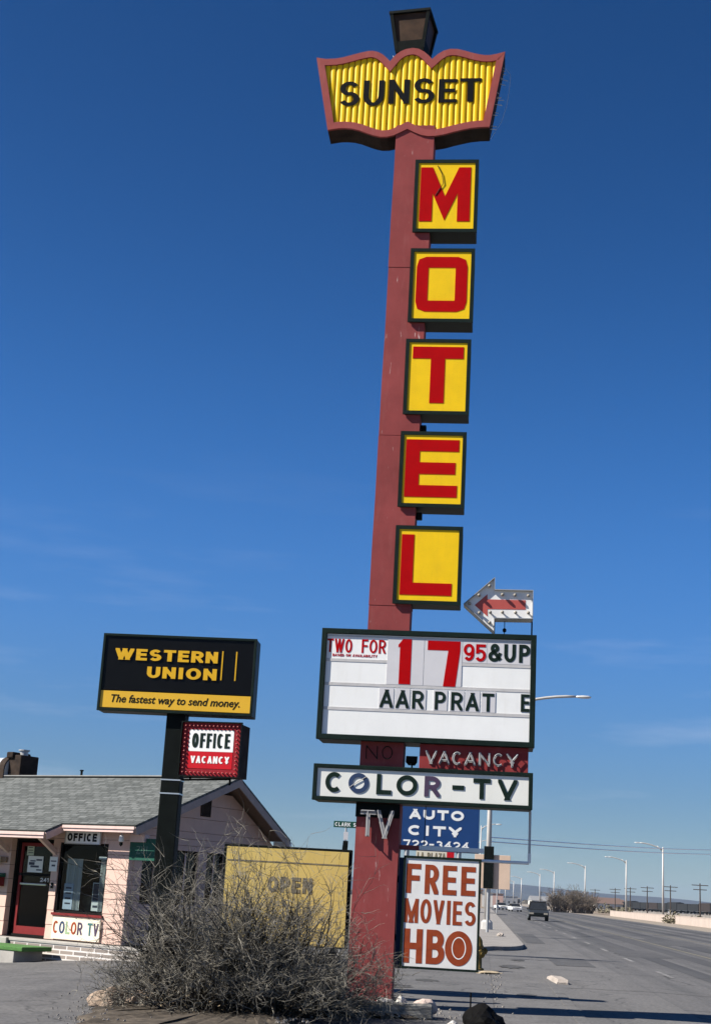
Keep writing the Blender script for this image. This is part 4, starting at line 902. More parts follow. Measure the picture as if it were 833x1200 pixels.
# lit office / vacancy box with bulb border
t.scale = (WS,)*3
OB = Vector((-2.20*WS, 24.85*WS, 1.6+(3.40-1.6)*WS)); OR = R(-13)
t = thing('office_vacancy_sign', 'small box sign with OFFICE over red VACANCY and a border of bulbs', 'sign', OB, OR); t.scale = (WS,)*3
MB().box(-.52, .52, -.20, .30, 0, .90).build('cabinet', M_rustbox, t, bevel=.01)
MB().frame(-.53, .53, -.008, .908, .125, -.225, -.202).build('bulb_border', M_signborder, t)
MB().frame(-.545, .545, -.022, .922, .020, -.275, -.2255).build('rim', M_black, t)
MB().box(-.398, .398, -.228, -.201, .415, .78).build('white_face', M_white, t)
MB().box(-.398, .398, -.228, -.201, .125, .413).build('red_face', M_signred, t)
for ch, p, q in text_boxes('OFFICE', -.345, .335, .25): glyph(MB(), ch, p, q, .475, .725, .050, -.2285, .004, 0, .038).build('letter', M_greenletter, t)
for ch, p, q in text_boxes('VACANCY', -.345, .345, .2): glyph(MB(), ch, p, q, .215, .335, .032, -.2285, .004, 0, .022).build('letter', M_white, t)
pts_ = [(-.465+.93*k/13, z) for k in range(14) for z in (.055, .845)]+[(x, .055+.79*k/11) for k in range(1, 11) for x in (-.465, .465)]
bm_b = None
for x, z in pts_:
    if bm_b is None:
        mb = MB().lathe([(.010, 0), (.010, .015), (.016, .028), (.013, .040), (.001, .046)], (0, 0, 0), 8); b_ = mb.build('bulb', mat('border_bulb', (.42, .11, .10), .5, .2, 8, spec=.15), t, smooth=True); bm_b = b_.data
    else:
        b_ = bpy.data.objects.new('bulb', bm_b); col.objects.link(b_); b_.parent = t
    b_.location = (x, -.225, z); b_.rotation_euler = (R(90), 0, 0)
mb = MB(); mb.tube([(-.60, .05, -.06), (.30, .05, -.02)], .018, 6); mb.tube([(.30, .05, -.12), (.30, .05, .0)], .018, 6); mb.tube([(-.42, .05, -.05), (-.42, .05, .0)], .016, 6); mb.build('bracket', M_black, t)

# ================================================================ PLANTER, SHRUB, ROCKS, YELLOW SIGN
t = thing('yellow_sign', 'faded yellow sign with worn grey letters behind the bare shrub', 'sign', (-.78, 23.7, 0), R(-4))
MB().box(-1.04, 1.035, -.06, .14, .74, 2.275).build('cabinet', M_black, t, bevel=.01)
MB().box(-.99, .985, -.085, -.061, .765, 2.235).build('face', M_faded, t)
mb = MB(); text(mb, 'OPEN', -.30, .42, 1.56, 1.80, .055, -.0855, .004, .2); mb.build('lettering', M_ghost, t)
mb = MB()
for k in range(16):
    x = -.25+k*.045+rng.uniform(-.01, .01); z = 1.12+rng.uniform(-.03, .05); mb.box(x, x+rng.uniform(.015, .035), -.0885, -.085, z, z+rng.uniform(.06, .15))
mb.build('worn_lettering', M_ghost, t)
MB().box(-.97, .97, -.0885, -.085, 2.015, 2.035).build('seam', M_ghost, t)
mb = MB(); mb.box(-.85, -.75, 0, .08, -.05, .74); mb.box(.75, .85, 0, .08, -.05, .74); mb.build('post', M_black, t)

# planter bed
bed = [(-2.95, 20.4), (-2.75, 16.8), (-2, 16.4), (-.55, 17.0), (-.5, 20.2), (1.3, 20.3), (1.5, 21.5), (1.2, 23.0), (-2.2, 23.4), (-3.0, 21.5)]
G_bed = ground_mat('planter_soil', (0.050, 0.041, 0.031), (0.115, 0.093, 0.070), 3.0, 5.0, 0.6, (0.20, 0.165, 0.12), grain=14, bump=0.8)
def ragged(poly, step=.16, amp=.07):
    r = random.Random(3); q = []
    for k in range(len(poly)):
        a_, b_ = Vector(poly[k]), Vector(poly[(k+1) % len(poly)]); n_ = max(1, int((b_-a_).length/step))
        for j in range(n_): p_ = a_.lerp(b_, j/n_); q.append((p_.x+r.gauss(0, amp), p_.y+r.gauss(0, amp)))
    return q
bed2 = ragged(bed)
def soil():
    cx = sum(p[0] for p in bed2)/len(bed2); cy = sum(p[1] for p in bed2)/len(bed2); mb = MB(); r = random.Random(4); rings = []
    for f, z in ((1.0, -.03), (.985, .03), (.93, .06), (.8, .075), (.5, .085), (.2, .085)):
        rings.append([(cx+(x-cx)*f, cy+(y-cy)*f, z+(r.uniform(-.02, .02) if z > 0 else 0)) for x, y in bed2])
    mb.loft(rings); o = mb.build('planter_bed', G_bed); o['kind'] = 'structure'
soil()
def gravel():
    r = random.Random(8); v = []; f = []; spots = []
    for k in range(1100):
        if r.random() < .94:
            p = bed2[r.randrange(len(bed2))]; d = abs(r.gauss(0, .28)); a_ = r.uniform(0, 6.28); spots.append((p[0]+d*math.cos(a_), p[1]+d*math.sin(a_), .012))
        else:
            p = rd(.22+r.gauss(0, .12), r.uniform(20, 35)); spots.append((p.x, p.y, .012))
    for x, y, z in spots:
        q = r.uniform(.008, .026); i = len(v); inside = -2.7 < x < 1.1 and y > 17
        zz = z+(.05 if inside else 0)
        v += [(x+q*r.uniform(.6, 1.2), y, zz), (x-q, y+q*.7, zz), (x-q*.6, y-q, zz), (x+q*r.uniform(-.3, .3), y, zz+q*1.1)]; f += [(i, i+1, i+3), (i+1, i+2, i+3), (i+2, i, i+3), (i, i+2, i+1)]
    me = bpy.data.meshes.new('gravel'); me.from_pydata(v, [], f); me.materials.append(mat('gravel_stone', (.16, .14, .12), .9, .3, 6, c2=(.38, .34, .29))); o = bpy.data.objects.new('gravel', me); col.objects.link(o)
    o['kind'] = 'stuff'; o['label'] = 'loose gravel scattered round the planter and along the walk edge'; o['category'] = 'gravel'
gravel()
t = thing('timber_kerb', 'weathered grey timber edging along the front of the planter', 'edging', (.30, 20.35, 0), R(6))
M_timber = mat('weathered_timber', (.20, .19, .165), .9, .35, 4, c2=(.34, .32, .28), stretch=(1, 8, 8), bump=.5, bscale=12)
MB().box(-.95, 1.12, -.09, .09, 0, .20).build('timber', M_timber, t, bevel=.025)
def rock(name, label, loc, s, m, seed, cat='rock', group=None):
    r = random.Random(seed); bm = bmesh.new(); bmesh.ops.create_icosphere(bm, subdivisions=3, radius=1)
    ph = [Vector((r.uniform(-3, 3), r.uniform(-3, 3), r.uniform(-3, 3))) for _ in range(5)]
    for v in bm.verts:
        n = v.co.normalized(); d = sum(math.sin(n.dot(p)*1.6+k) for k, p in enumerate(ph))*.10+r.uniform(-.05, .05)
        c = n*(1+d); v.co = Vector((c.x*s[0], c.y*s[1], max(c.z, -.45)*s[2]))
    me = bpy.data.meshes.new(name); bm.to_mesh(me); bm.free(); me.materials.append(m)
    for p in me.polygons: p.use_smooth = r.random() < .0
    o = bpy.data.objects.new(name, me); col.objects.link(o); o.location = loc; o.rotation_euler = (0, 0, r.uniform(0, 6))
    return _props(o, label, cat, group)
GR = 'rocks edging the planter'
rock('rock', 'flat tan sandstone slab at the left end of the planter', (-2.78, 19.75, .08), (.27, .26, .20), M_rock, 3, group=GR)
rock('rock', 'brown stone half under the shrub at the far left', (-2.42, 19.45, .09), (.24, .22, .15), M_rock, 5, group=GR)
rock('rock', 'small white rock right of the maroon post', (.78, 20.95, .12), (.13, .11, .10), M_rockw, 7, group=GR)
rock('rock', 'grey speckled rock between the white rock and the pinkish rock', (1.00, 20.70, .12), (.19, .15, .13), M_rockw, 9, group=GR)
rock('rock', 'pale pinkish rock on the timber edging near the black lump', (1.32, 20.70, .11), (.21, .17, .13), mat('pink_rock', (.48, .38, .33), .9, .2, 6, bump=.5), 12, group=GR)
rock('rock', 'small pale stone lying on the ground right of the timber edging', (1.62, 19.5, .03), (.07, .06, .05), M_rockw, 14, group=GR)
rock('rock', 'dark stone beside the foot of the maroon post', (.40, 20.85, .10), (.16, .14, .09), M_stem, 15, group=GR)
t = rock('black_lump', 'rough black lump at the right end of the planter', (2.06, 19.85, .02), (.25, .42, .21), M_blacklump, 21, 'plastic sheet'); t.rotation_euler = (0, 0, .2)  # low black lump stands for a dark shape on the ground
MB().tube([(0, 0, 0), (0, 0, .30)], .012, 6).build('stake', M_blacklump, None).name = 'stake'
st_ = bpy.data.objects['stake']; st_.location = (1.90, 20.1, .10); _props(st_, 'short dark stake standing up behind the black lump', 'stake')

# bare shrub: many stems from one root, each dividing into finer twigs
class Twigs:
    def __init__(s): s.v = []; s.f = []
    def seg(s, a, b, r0, r1):
        d = (b-a)
        if d.length < 1e-6: return
        d.normalize(); x = Vector((0, 0, 1)) if abs(d.z) < .9 else Vector((1, 0, 0)); u = d.cross(x).normalized(); w = d.cross(u); i = len(s.v)
        for p, r in ((a, r0), (b, r1)):
            for k in range(3): s.v.append(tuple(p+(u*math.cos(2.0944*k)+w*math.sin(2.0944*k))*r))
        for k in range(3): s.f.append((i+k, i+(k+1) % 3, i+3+(k+1) % 3, i+3+k))
    def build(s, name, m, parent):
        me = bpy.data.meshes.new(name); me.from_pydata(s.v, [], s.f); me.materials.append(m)
        o = bpy.data.objects.new(name, me); col.objects.link(o); o.parent = parent; return o
def grow(r, T, p, d, length, rad, depth, up=.0, wob=.25, nseg=6, nb=(4, 7), spread=.75, fin=1):
    step = length/nseg; marks = []
    for k in range(nseg):
        d = (d+Vector((r.gauss(0, wob), r.gauss(0, wob), r.gauss(0, wob)+up))*.5).normalized(); q = p+d*step
        r0 = rad*(1-.75*k/nseg); r1 = rad*(1-.75*(k+1)/nseg); T[0 if depth > 1 else 1].seg(p, q, r0, r1); marks.append((q, d, r1)); p = q
    if depth <= 0: return
    for _ in range(r.randint(*nb)):
        k = min(nseg-1, int(nseg*(.18+.82*r.random()))); q, dd, rr = marks[k]
        side = Vector((r.gauss(0, 1), r.gauss(0, 1), r.gauss(0, .8))).normalized(); nd = (dd+side*spread).normalized()
        grow(r, T, q, nd, length*r.uniform(.32, .6)*(1.0 if depth > 1 else .8), max(rr*.72, .0034), depth-1, up*.6, wob*1.15, max(3, nseg-2), nb, spread)
def shrub():
    r = random.Random(11); t = thing('bare_shrub', 'big leafless grey brown shrub spreading in front of the signs', 'shrub', (-1.12, 19.5, .05))
    T = (Twigs(), Twigs())
    for k in range(250):       # main shoots, shorter towards the rim
        a = r.uniform(0, 2*PI); rr = math.sqrt(r.random()); base = Vector((.95*rr*math.cos(a), .75*rr*math.sin(a), 0))
        lean = .05+.72*rr*r.random(); d = Vector((math.cos(a)*lean, math.sin(a)*lean*.8, 1.0)).normalized()
        ln = (.85+1.08*r.random()**1.2)*(1.0-.18*rr)
        grow(r, T, base, d, ln, r.uniform(.010, .024), 2, .05, .32, 9, (4, 6), .85)
    for k in range(190):       # low sprawling outer shoots
        a = r.uniform(0, 2*PI); base = Vector((1.05*math.cos(a), .8*math.sin(a), 0)); d = Vector((math.cos(a)*1.0, math.sin(a)*.6, r.uniform(.15, 1.0))).normalized()
        grow(r, T, base, d, r.uniform(.55, 1.05), r.uniform(.007, .012), 2, .06, .42, 7, (5, 8), 1.0)
    T[0].build('stems', M_stem, t); T[1].build('twigs', M_twig, t)
    lt = Twigs()               # dead leaves and litter caught low in the branches
    for k in range(900):
        a = r.uniform(0, 2*PI); q = 1.5*math.sqrt(r.random()); c = Vector((q*math.cos(a), q*math.sin(a)*.8, .06+abs(r.gauss(0, .16)))); i = len(lt.v); z_ = .022
        for _ in range(3): lt.v.append(tuple(c+Vector((r.uniform(-z_, z_), r.uniform(-z_, z_), r.uniform(-z_, z_)*.6))))
        lt.f.append((i, i+1, i+2))
    o = lt.build('leaf_litter', mat('dead_leaf', (.16, .11, .06), .9, .4, 9, c2=(.34, .26, .16)), t); o['kind'] = 'stuff'
shrub()

# ================================================================ ROADSIDE NEAR THINGS
# hydrant
p = rd(-.13, 35.6)
t = thing('fire_hydrant', 'weathered yellow fire hydrant at the sidewalk edge beside the FREE MOVIES sign', 'fire hydrant', p, R(20))
mb = MB().lathe([(.17, 0), (.17, .04), (.12, .06), (.115, .50), (.15, .52), (.15, .56), (.13, .58), (.12, .68), (.07, .76), (.03, .79), (.03, .83), (.001, .84)], (0, 0, 0), 16); mb.build('barrel', M_hydrant, t, smooth=True)
for a in (0, 180):
    c = MB().lathe([(.055, 0), (.055, .08), (.075, .085), (.075, .13), (.03, .14), (.03, .165), (.001, .17)], (0, 0, 0), 12).build('side_outlet', M_hydrant, t); c.location = (math.cos(R(a))*.10, math.sin(R(a))*.10, .44); c.rotation_euler = (0, R(90), R(a))
c = MB().lathe([(.075, 0), (.075, .09), (.095, .095), (.095, .15), (.035, .16), (.035, .19), (.001, .195)], (0, 0, 0), 12).build('front_outlet', M_hydrant, t); c.location = (0, -.10, .38); c.rotation_euler = (R(90), 0, 0)
rock('dirt_clump', 'sandy clump of grit and dry grass at the foot of the hydrant', rd(.18, 34.4, .0), (.28, .5, .06), mat('sandy_grit', (.36, .29, .19), .95, .3, 12, bump=.6), 31, 'dirt')
mat('pale_concrete', (.33, .285, .245), .9, .25, 6, bump=.6, dirt=.4, dirtc=(.25, .21, .18))
o = MB().loft([[(-.15, y, -.03), (.15, y, -.03), (.12+j, y, h_), (-.11+j, y, h_+.01)] for y, h_, j in ((-1.0, .03, .0), (-.9, .085, .015), (-.45, .105, -.02), (.1, .095, .01), (.55, .085, .03), (.85, .05, -.01), (1.0, .0, .01))]).build('kerb_stone', MATS['pale_concrete'], bevel=.012)
o.location = rd(1.62, 32.6, 0); o.rotation_euler = (0, 0, -PHI+.06); _props(o, 'broken pale kerb end lying at the edge of the driveway', 'kerb stone')
rock('kerb_stone', 'pale broken concrete lump on the sidewalk corner beyond the driveway', rd(.75, 66, .18), (.14, .8, .10), MATS['pale_concrete'], 35, 'kerb stone').rotation_euler = (0, 0, -PHI+.05)

# street lamps
def lamp(label, x, y, h, arm, side, group, rise=1.1, r0=.11, z=0.0, name='street_lamp'):
    ang = -PHI if side > 0 else PI-PHI
    t = thing(name, label, 'street lamp', (x, y, z), ang, group)
    mb = MB().tube([(0, 0, .5), (0, 0, h*.5), (0, 0, h)], [r0, r0*.8, r0*.55], 10); mb.build('pole', M_lampgrey, t, smooth=True)
    mb = MB().lathe([(r0*1.9, 0), (r0*1.8, .5), (r0*1.1, .62)], (0, 0, 0), 8); mb.build('base', M_lampgrey, t)
    path = [(arm*(k/8), 0, h-.5+rise*math.sin(R(90*k/8))**.8) for k in range(9)]
    mb = MB().tube(path, [r0*.45]*8+[r0*.34], 8); 
    mb.tube([(0, 0, h-.9), (arm*.25, 0, h-.25+rise*.42)], r0*.25, 6); mb.build('arm', M_lampgrey, t, smooth=True)
    e = path[-1]
    mb = MB().loft([[(e[0]+a, w*math.cos(j*PI/4), e[2]+hh*math.sin(j*PI/4)-.01) for j in range(8)] for a, w, hh in ((-.05, .05, .05), (.1, .10, .07), (.35, .15, .09), (.65, .14, .08), (.8, .05, .04))]); mb.build('lamp_head', mat('lamp_head_grey', (.62, .61, .58), .4, .06, 4, metal=.2), t, smooth=True)
    return t
lamp('tall grey street lamp on the left sidewalk, its arm showing right of the message board', 8.22, 79.2, 12.25, 4.6, 1, 'street lamps on the left sidewalk', 1.05, .17)
lamp('second street lamp on the left side, its head right of the blue sign', 20.9, 213, 12.2, 2.2, 1, 'street lamps on the left sidewalk', .8, .13)
lamp('farthest street lamp on the left side, small head low beside the lamp pole', 25.0, 262, 11.8, 1.9, 1, 'street lamps on the left sidewalk', .8, .12)
ords = ['nearest', 'second nearest', 'third nearest', 'fourth nearest', 'fifth nearest', 'sixth nearest', 'seventh nearest', 'eighth nearest', 'farthest']
for i, (x, y) in enumerate([(52.0, 233), (60.8, 307), (62.4, 367), (67.0, 450), (69.6, 500), (76, 600), (85, 700), (95, 820), (112, 1000)]):
    lamp(ords[i]+' of the pale street lamps on the right side of the road', x, y, 11.4, 3.7, -1, 'street lamps on the right side of the road', 1.0, .17+.00012*y)

# distant signs on the left
t = thing('blue_sign', 'blue roadside billboard with white block letters behind the maroon post', 'billboard', (3.05, 45, 0), R(-5))
MB().box(-1.75, 1.30, -.06, .10, 2.98, 4.38).build('board', M_blue, t, bevel=.01)
for s, a, b, c, d, w in (('AUTO', -.86, .82, 3.93, 4.235, .085), ('CITY', -.88, .76, 3.44, 3.745, .085)):
    for ch, p_, q_ in text_boxes(s, a, b, .2): glyph(MB(), ch, p_, q_, c, d, w, -.0605, .006).build('letter', M_white, t)
mb = MB(); text(mb, '722-3424', -1.02, 1.00, 3.06, 3.30, .05, -.0605, .005, .2); mb.build('lettering', M_white, t)
mb = MB(); mb.tube([(-.9, .02, -.05), (-.9, .02, 2.98)], .08, 8); mb.tube([(.7, .02, -.05), (.7, .02, 2.98)], .08, 8); mb.build('post', M_steel, t)
t = thing('shop_sign', 'small cream sign with red end behind the white cross bar', 'sign', (2.95, 43, 0), R(-5))
MB().box(-.62, .28, -.03, .03, 2.66, 2.92).build('board', M_cream, t); MB().box(.282, .50, -.03, .03, 2.66, 2.92).build('red_end', M_signred, t)
mb = MB(); text(mb, 'LA PLAZA', -.58, .24, 2.70, 2.88, .035, -.0305, .004); mb.build('lettering', M_ghost, t)
MB().tube([(0, 0, -.05), (0, 0, 2.66)], .05, 8).build('post', M_steel, t)
t = thing('tan_sign', 'tan plywood sign back with dark edge fixed behind the street lamp pole', 'sign', (7.55, 72, 0), R(-8))
MB().box(-.75, 1.0, -.05, .05, 2.18, 3.80).build('board', M_tan, t, bevel=.01); MB().box(-.30, .18, -.16, -.051, 2.20, 4.20).build('dark_panel', M_black, t)
MB().tube([(-.05, 0, -.05), (-.05, 0, 2.2)], .07, 8).build('post', M_steel, t)
# street name sign
t = thing('street_name_sign', 'green street name sign on a thin pole left of the maroon post', 'street sign', (.17, 42, 0), R(-4))
MB().box(-.30, .46, -.012, .012, 3.42, 3.60).build('blade', M_streetgreen, t, bevel=.003)
mb = MB(); text(mb, 'CLARK S', -.26, .34, 3.455, 3.565, .022, -.0125, .003); mb.build('lettering', M_white, t)
mb = MB().tube([(.06, 0, -.05), (.06, 0, 3.42)], .03, 8); mb.build('pole', M_steel, t)
mb = MB().loft([[(-.07, -.05, 2.2), (.12, -.05, 2.2), (.12, .05, 2.2), (-.07, .05, 2.2)], [(.0, -.05, 3.05), (.14, -.05, 3.05), (.14, .05, 3.05), (.0, .05, 3.05)]]); mb.build('signal_box', M_black, t)
mb = MB(); mb.box(.0, .13, -.035, -.02, 3.08, 3.30); mb.build('plate', M_plate, t)

# ================================================================ VEHICLES
def car(name, label, cat, loc, rz, paint, Lc, Wc, Hc, kind, group=None):
    """body lofted across its width from a side outline; nose points to local -y"""
    t = thing(name, label, cat, loc, rz, group)
    hw = Wc/2
    if kind == 'van': low = [(-Lc/2, .38), (-Lc/2-.02, .62), (-Lc/2+.05, .82), (-Lc/2+.95, 1.02), (Lc/2-.1, 1.05), (Lc/2, .9), (Lc/2, .38)]; top = [(-Lc/2+.90, 1.0), (-Lc/2+1.65, Hc-.08), (-Lc/2+2.0, Hc), (Lc/2-.5, Hc), (Lc/2-.2, Hc-.12), (Lc/2-.06, 1.02)]
    else: low = [(-Lc/2, .32), (-Lc/2-.02, .52), (-Lc/2+.06, .70), (-Lc/2+1.2, .86), (Lc/2-.9, .90), (Lc/2, .82), (Lc/2, .34)]; top = [(-Lc/2+1.15, .84), (-Lc/2+1.85, Hc-.06), (-Lc/2+2.2, Hc), (Lc/2-1.5, Hc), (Lc/2-.8, .88)]
    mb = MB(); rings = []
    for x, k in ((-hw, .94), (-hw+.06, 1.0), (hw-.06, 1.0), (hw, .94)):
        rings.append([(x, y*(.985 if k < 1 else 1), .38+(z-.38)*k) for y, z in low])
    mb.loft(rings); body = mb.build('body', paint, t, smooth=False)
    rf = MB(); cab = .14
    base = top[0], top[-1]
    rf.loft([[(x*(hw-.07-(.13 if z > 1.2*min(1, Hc/1.7) else 0)), y, z) for y, z in top] for x in (-1, 1)]); rf.build('cabin', M_dark, t)
    # roof skin over the cabin
    ya = top[2][0] if kind == 'van' else top[2][0]; yb = top[3][0]
    MB().box(-hw+.18, hw-.18, ya-.2, yb+.1, Hc+.002, Hc+.03).build('roof', paint, t, bevel=.012)
    (y0, z0_), (y1, z1_) = top[0], top[1]
    n_ = Vector((0, -(z1_-z0_), (y1-y0))).normalized()*.012; n_ = Vector((0, -abs(n_.y), abs(n_.z)))
    q = [Vector((-hw+.12, y0+.03, z0_+.04)), Vector((hw-.12, y0+.03, z0_+.04)), Vector((hw-.26, y1, z1_)), Vector((-hw+.26, y1, z1_))]
    mb = MB(); mb.loft([[v-n_*.2 for v in q], [v+n_ for v in q]]); mb.build('windshield', M_carglass, t)
    for s in (-1, 1):
        MB().box(s*hw*.52-.0 if s < 0 else hw*.52, (s*hw*.52+s*.36) if s > 0 else -hw*.52-.0, -Lc/2-.03, -Lc/2+.06, .58, .72) if False else None
        xa, xb = sorted((s*hw*.50, s*hw*.90)); MB().box(xa, xb, -Lc/2-.035, -Lc/2+.05, .60, .76 if kind == 'van' else .68).build('headlight', M_bulb, t)
        for yy in (-Lc/2+.85, Lc/2-.85):
            w = MB(); xc = s*(hw-.11); rr = .34 if kind == 'van' else .30
            w.loft([[(xc+dx, rr_*math.cos(a*PI/8), rr+rr_*math.sin(a*PI/8)) for a in range(16)] for dx, rr_ in ((-.11, rr*.9), (-.08, rr), (.08, rr), (.11, rr*.9))]); wh = w.build('wheel', M_black, t, loc=(0, yy, 0))
            w = MB(); w.loft([[(xc+s*.112+dx, rr*.55*math.cos(a*PI/8), rr+rr*.55*math.sin(a*PI/8)) for a in range(16)] for dx in (0, s*.01)]); w.build('rim', M_chrome, wh)
        xa, xb = sorted((s*(hw+.0), s*(hw+.16))); MB().box(xa, xb, -Lc/2+1.1, -Lc/2+1.2, 1.0 if kind == 'van' else .86, 1.14 if kind == 'van' else .98).build('mirror', paint, t)
    MB().box(-hw+.05, hw-.05, -Lc/2-.09, -Lc/2-.005, .40, .54).build('bumper', M_black if kind == 'van' else M_plate, t, bevel=.02)
    MB().box(-hw*.45, hw*.45, -Lc/2-.03, -Lc/2+.03, .60, .72).build('grille', M_black, t)
    return t
M_carglass = mat('car_glass', (.02, .022, .024), .12, .2, 3)
van = car('minivan', 'dark grey minivan coming towards the camera in the near lane', 'van', Vector((20.0, 144.7, 0)), -PHI, mat('dark_grey_car_paint', (.022, .026, .030), .4, .1, 3, spec=.3), 4.6, 1.92, 1.78, 'van')
M_wcar = mat('white_car_paint', (.72, .72, .70), .35, .04, 3)
car('sedan', 'white sedan nearer the minivan of the two far white cars', 'car', Vector((32.6, 266, 0)), -PHI+.15, M_wcar, 4.9, 1.85, 1.40, 'sedan', 'white cars far down the road')
car('sedan', 'white sedan behind and left of the other white car', 'car', Vector((34.5, 305, 0)), -PHI+.25, M_wcar, 4.9, 1.85, 1.42, 'sedan', 'white cars far down the road')

# ================================================================ BARRIER, POLES, TRAIN
t = thing('concrete_wall', 'low pinkish concrete wall along the right side of the road', 'wall', rd(25.2, 96), -PHI)
M_wallpink = mat('pinkish_concrete', (.40, .33, .28), .9, .1, .4, dirt=.4, dirtc=(.32, .26, .22))
mb = MB()
for k in range(34): mb.box(0, .22, k*6+.015, k*6+5.985, -.1, .98)
mb.build('panels', M_wallpink, t); MB().box(-.03, .25, 0, 204, .983, 1.06).build('coping', M_wallpink, t)
def telegraph(label, x, y, h, arms=2, rz=0.0):
    t = thing('telegraph_pole', label, 'telegraph pole', (x, y, 0), rz, 'telegraph poles by the railway')
    MB().tube([(0, 0, -.1), (0, 0, h)], [.19, .13], 8).build('pole', M_wood, t)
    for k in range(arms):
        z = h-.45-k*1.0; MB().box(-1.9+.35*k, 1.9-.35*k, -.09, .09, z-.09, z+.09).build('crossarm', M_wood, t)
    return t
for i, (x, y, h) in enumerate([(85.2, 343, 8.2), (89.0, 390, 8.2), (90.9, 428, 8.2), (93.6, 466, 8.2), (96.8, 508, 8.2), (99, 560, 8.2), (102, 620, 8.2), (106, 700, 8.2), (112, 800, 8.2)]):
    telegraph(ords[i]+' of the dark telegraph poles with crossarms along the railway', x, y, h, 2, R(-4))
sheet('rail_bank', [(112, 250), (140, 250), (140, 900), (112, 900)], 0.9, G_ballast, thick=.95)
M_train = mat('dark_freight_paint', (.012, .014, .015), .8, .3, .6, dirt=.3, dirtc=(.04, .03, .025))
M_train2 = mat('brown_freight_paint', (.028, .020, .017), .8, .3, .6, dirt=.3, dirtc=(.06, .04, .03))
fr0 = None
def freight(loc, rz, label, m, kind):
    t = thing('freight_car' if kind != 'loco' else 'locomotive', label, 'freight car' if kind != 'loco' else 'locomotive', loc, rz, 'cars of the freight train' if kind != 'loco' else None)
    Lw = 14.6
    if kind == 'loco':
        MB().box(-1.45, 1.45, -Lw/2, Lw/2, 1.0, 1.5).build('frame', M_black, t); MB().box(-1.1, 1.1, -Lw/2+3.6, Lw/2-.6, 1.505, 3.9).build('hood', M_train2, t, bevel=.08)
        MB().box(-1.4, 1.4, -Lw/2+1.3, -Lw/2+3.55, 1.505, 4.2).build('cab', mat('loco_orange', (.42, .15, .07), .6, .15, .5), t, bevel=.1); MB().box(-1.1, 1.1, -Lw/2+.2, -Lw/2+1.25, 1.505, 2.6).build('nose', MATS['loco_orange'], t, bevel=.12)
        for s in (-1, 1): MB().box(s*1.41-.01, s*1.41+.01, -Lw/2+1.7, -Lw/2+3.1, 3.0, 3.8).build('window', M_carglass, t)
    else:
        hh = 3.4 if kind == 'gondola' else 3.75
        mb = MB().box(-1.45, 1.45, -Lw/2, Lw/2, 1.05, hh); mb.build('body', m, t, bevel=.04)
        side = [(-1.456, -Lw/2+.05)]
        for k in range(13):
            y = -Lw/2+.3+k*(Lw-.6)/12; side += [(-1.456, y-.08), (-1.53, y-.07), (-1.53, y+.07), (-1.456, y+.08)]
        side += [(-1.456, Lw/2-.05)]; ringp = side+[(-x, y) for x, y in reversed(side)]
        MB().loft([[(x, y, 1.12) for x, y in ringp], [(x, y, hh-.1) for x, y in ringp]], cap=False).build('ribbed_side', m, t)
        if kind == 'box': MB().loft([[(-1.45, y, hh+.002), (0, y, hh+.25), (1.45, y, hh+.002)] for y in (-Lw/2, Lw/2)]).build('roof', m, t)
        else: MB().box(-1.5, 1.5, -Lw/2, Lw/2, hh+.003, hh+.09).build('top_rail', m, t)
    for s in (-1, 1):
        mb = MB().box(-1.2, 1.2, s*4.9-1.1, s*4.9+1.1, .45, .95); tr = mb.build('truck', M_black, t)
        mb = MB()
        for yy in (s*4.9-.85, s*4.9+.85):
            for xx in (-.75, .75): mb.loft([[(xx+dx, yy+.45*math.cos(a*PI/6), .45+.45*math.sin(a*PI/6)) for a in range(12)] for dx in (-.06, .06)])
        mb.build('wheels', M_black, tr)
    return t
tx, ty = 127.0, 690.0; dv = Vector((128.5-126.0, 420-690, 0)).normalized(); tr_rz = math.atan2(dv.x, -dv.y)
for k in range(15):
    c = Vector((126.0, 690, .9))+dv*(15.6*k); kind = 'loco' if k == 0 else ('box' if k in (4, 9, 12) else 'gondola')
    lab = 'orange nosed locomotive at the left end of the freight train' if k == 0 else ('dark boxy freight car' if kind == 'box' else 'dark open freight car')+', number %s behind the locomotive' % ['', 'one', 'two', 'three', 'four', 'five', 'six', 'seven', 'eight', 'nine', 'ten', 'eleven', 'twelve', 'thirteen', 'fourteen'][k]
    freight(c, tr_rz+PI if k == 0 else tr_rz, lab, M_train2 if k % 5 == 2 else M_train, kind)

# span wires across the road
M_wire = mat('bright_wire', (.92, .92, .90), .45, .03, 1, metal=.9)
for i, (za, zb) in enumerate(((4.95, 8.95), (4.72, 8.45))):
    a = Vector((8.3, 79.4, za)); b = Vector((47.0, 172, zb)); 
    pts_ = [a.lerp(b, k/24)+Vector((0, 0, -.20*math.sin(PI*k/24))) for k in range(25)]
    o = MB().tube(pts_, .032, 5).build('overhead_wire', M_wire)
    _props(o, ['upper of the two pale wires strung across the road', 'lower of the two pale wires strung across the road'][i], 'wire', 'wires strung across the road')

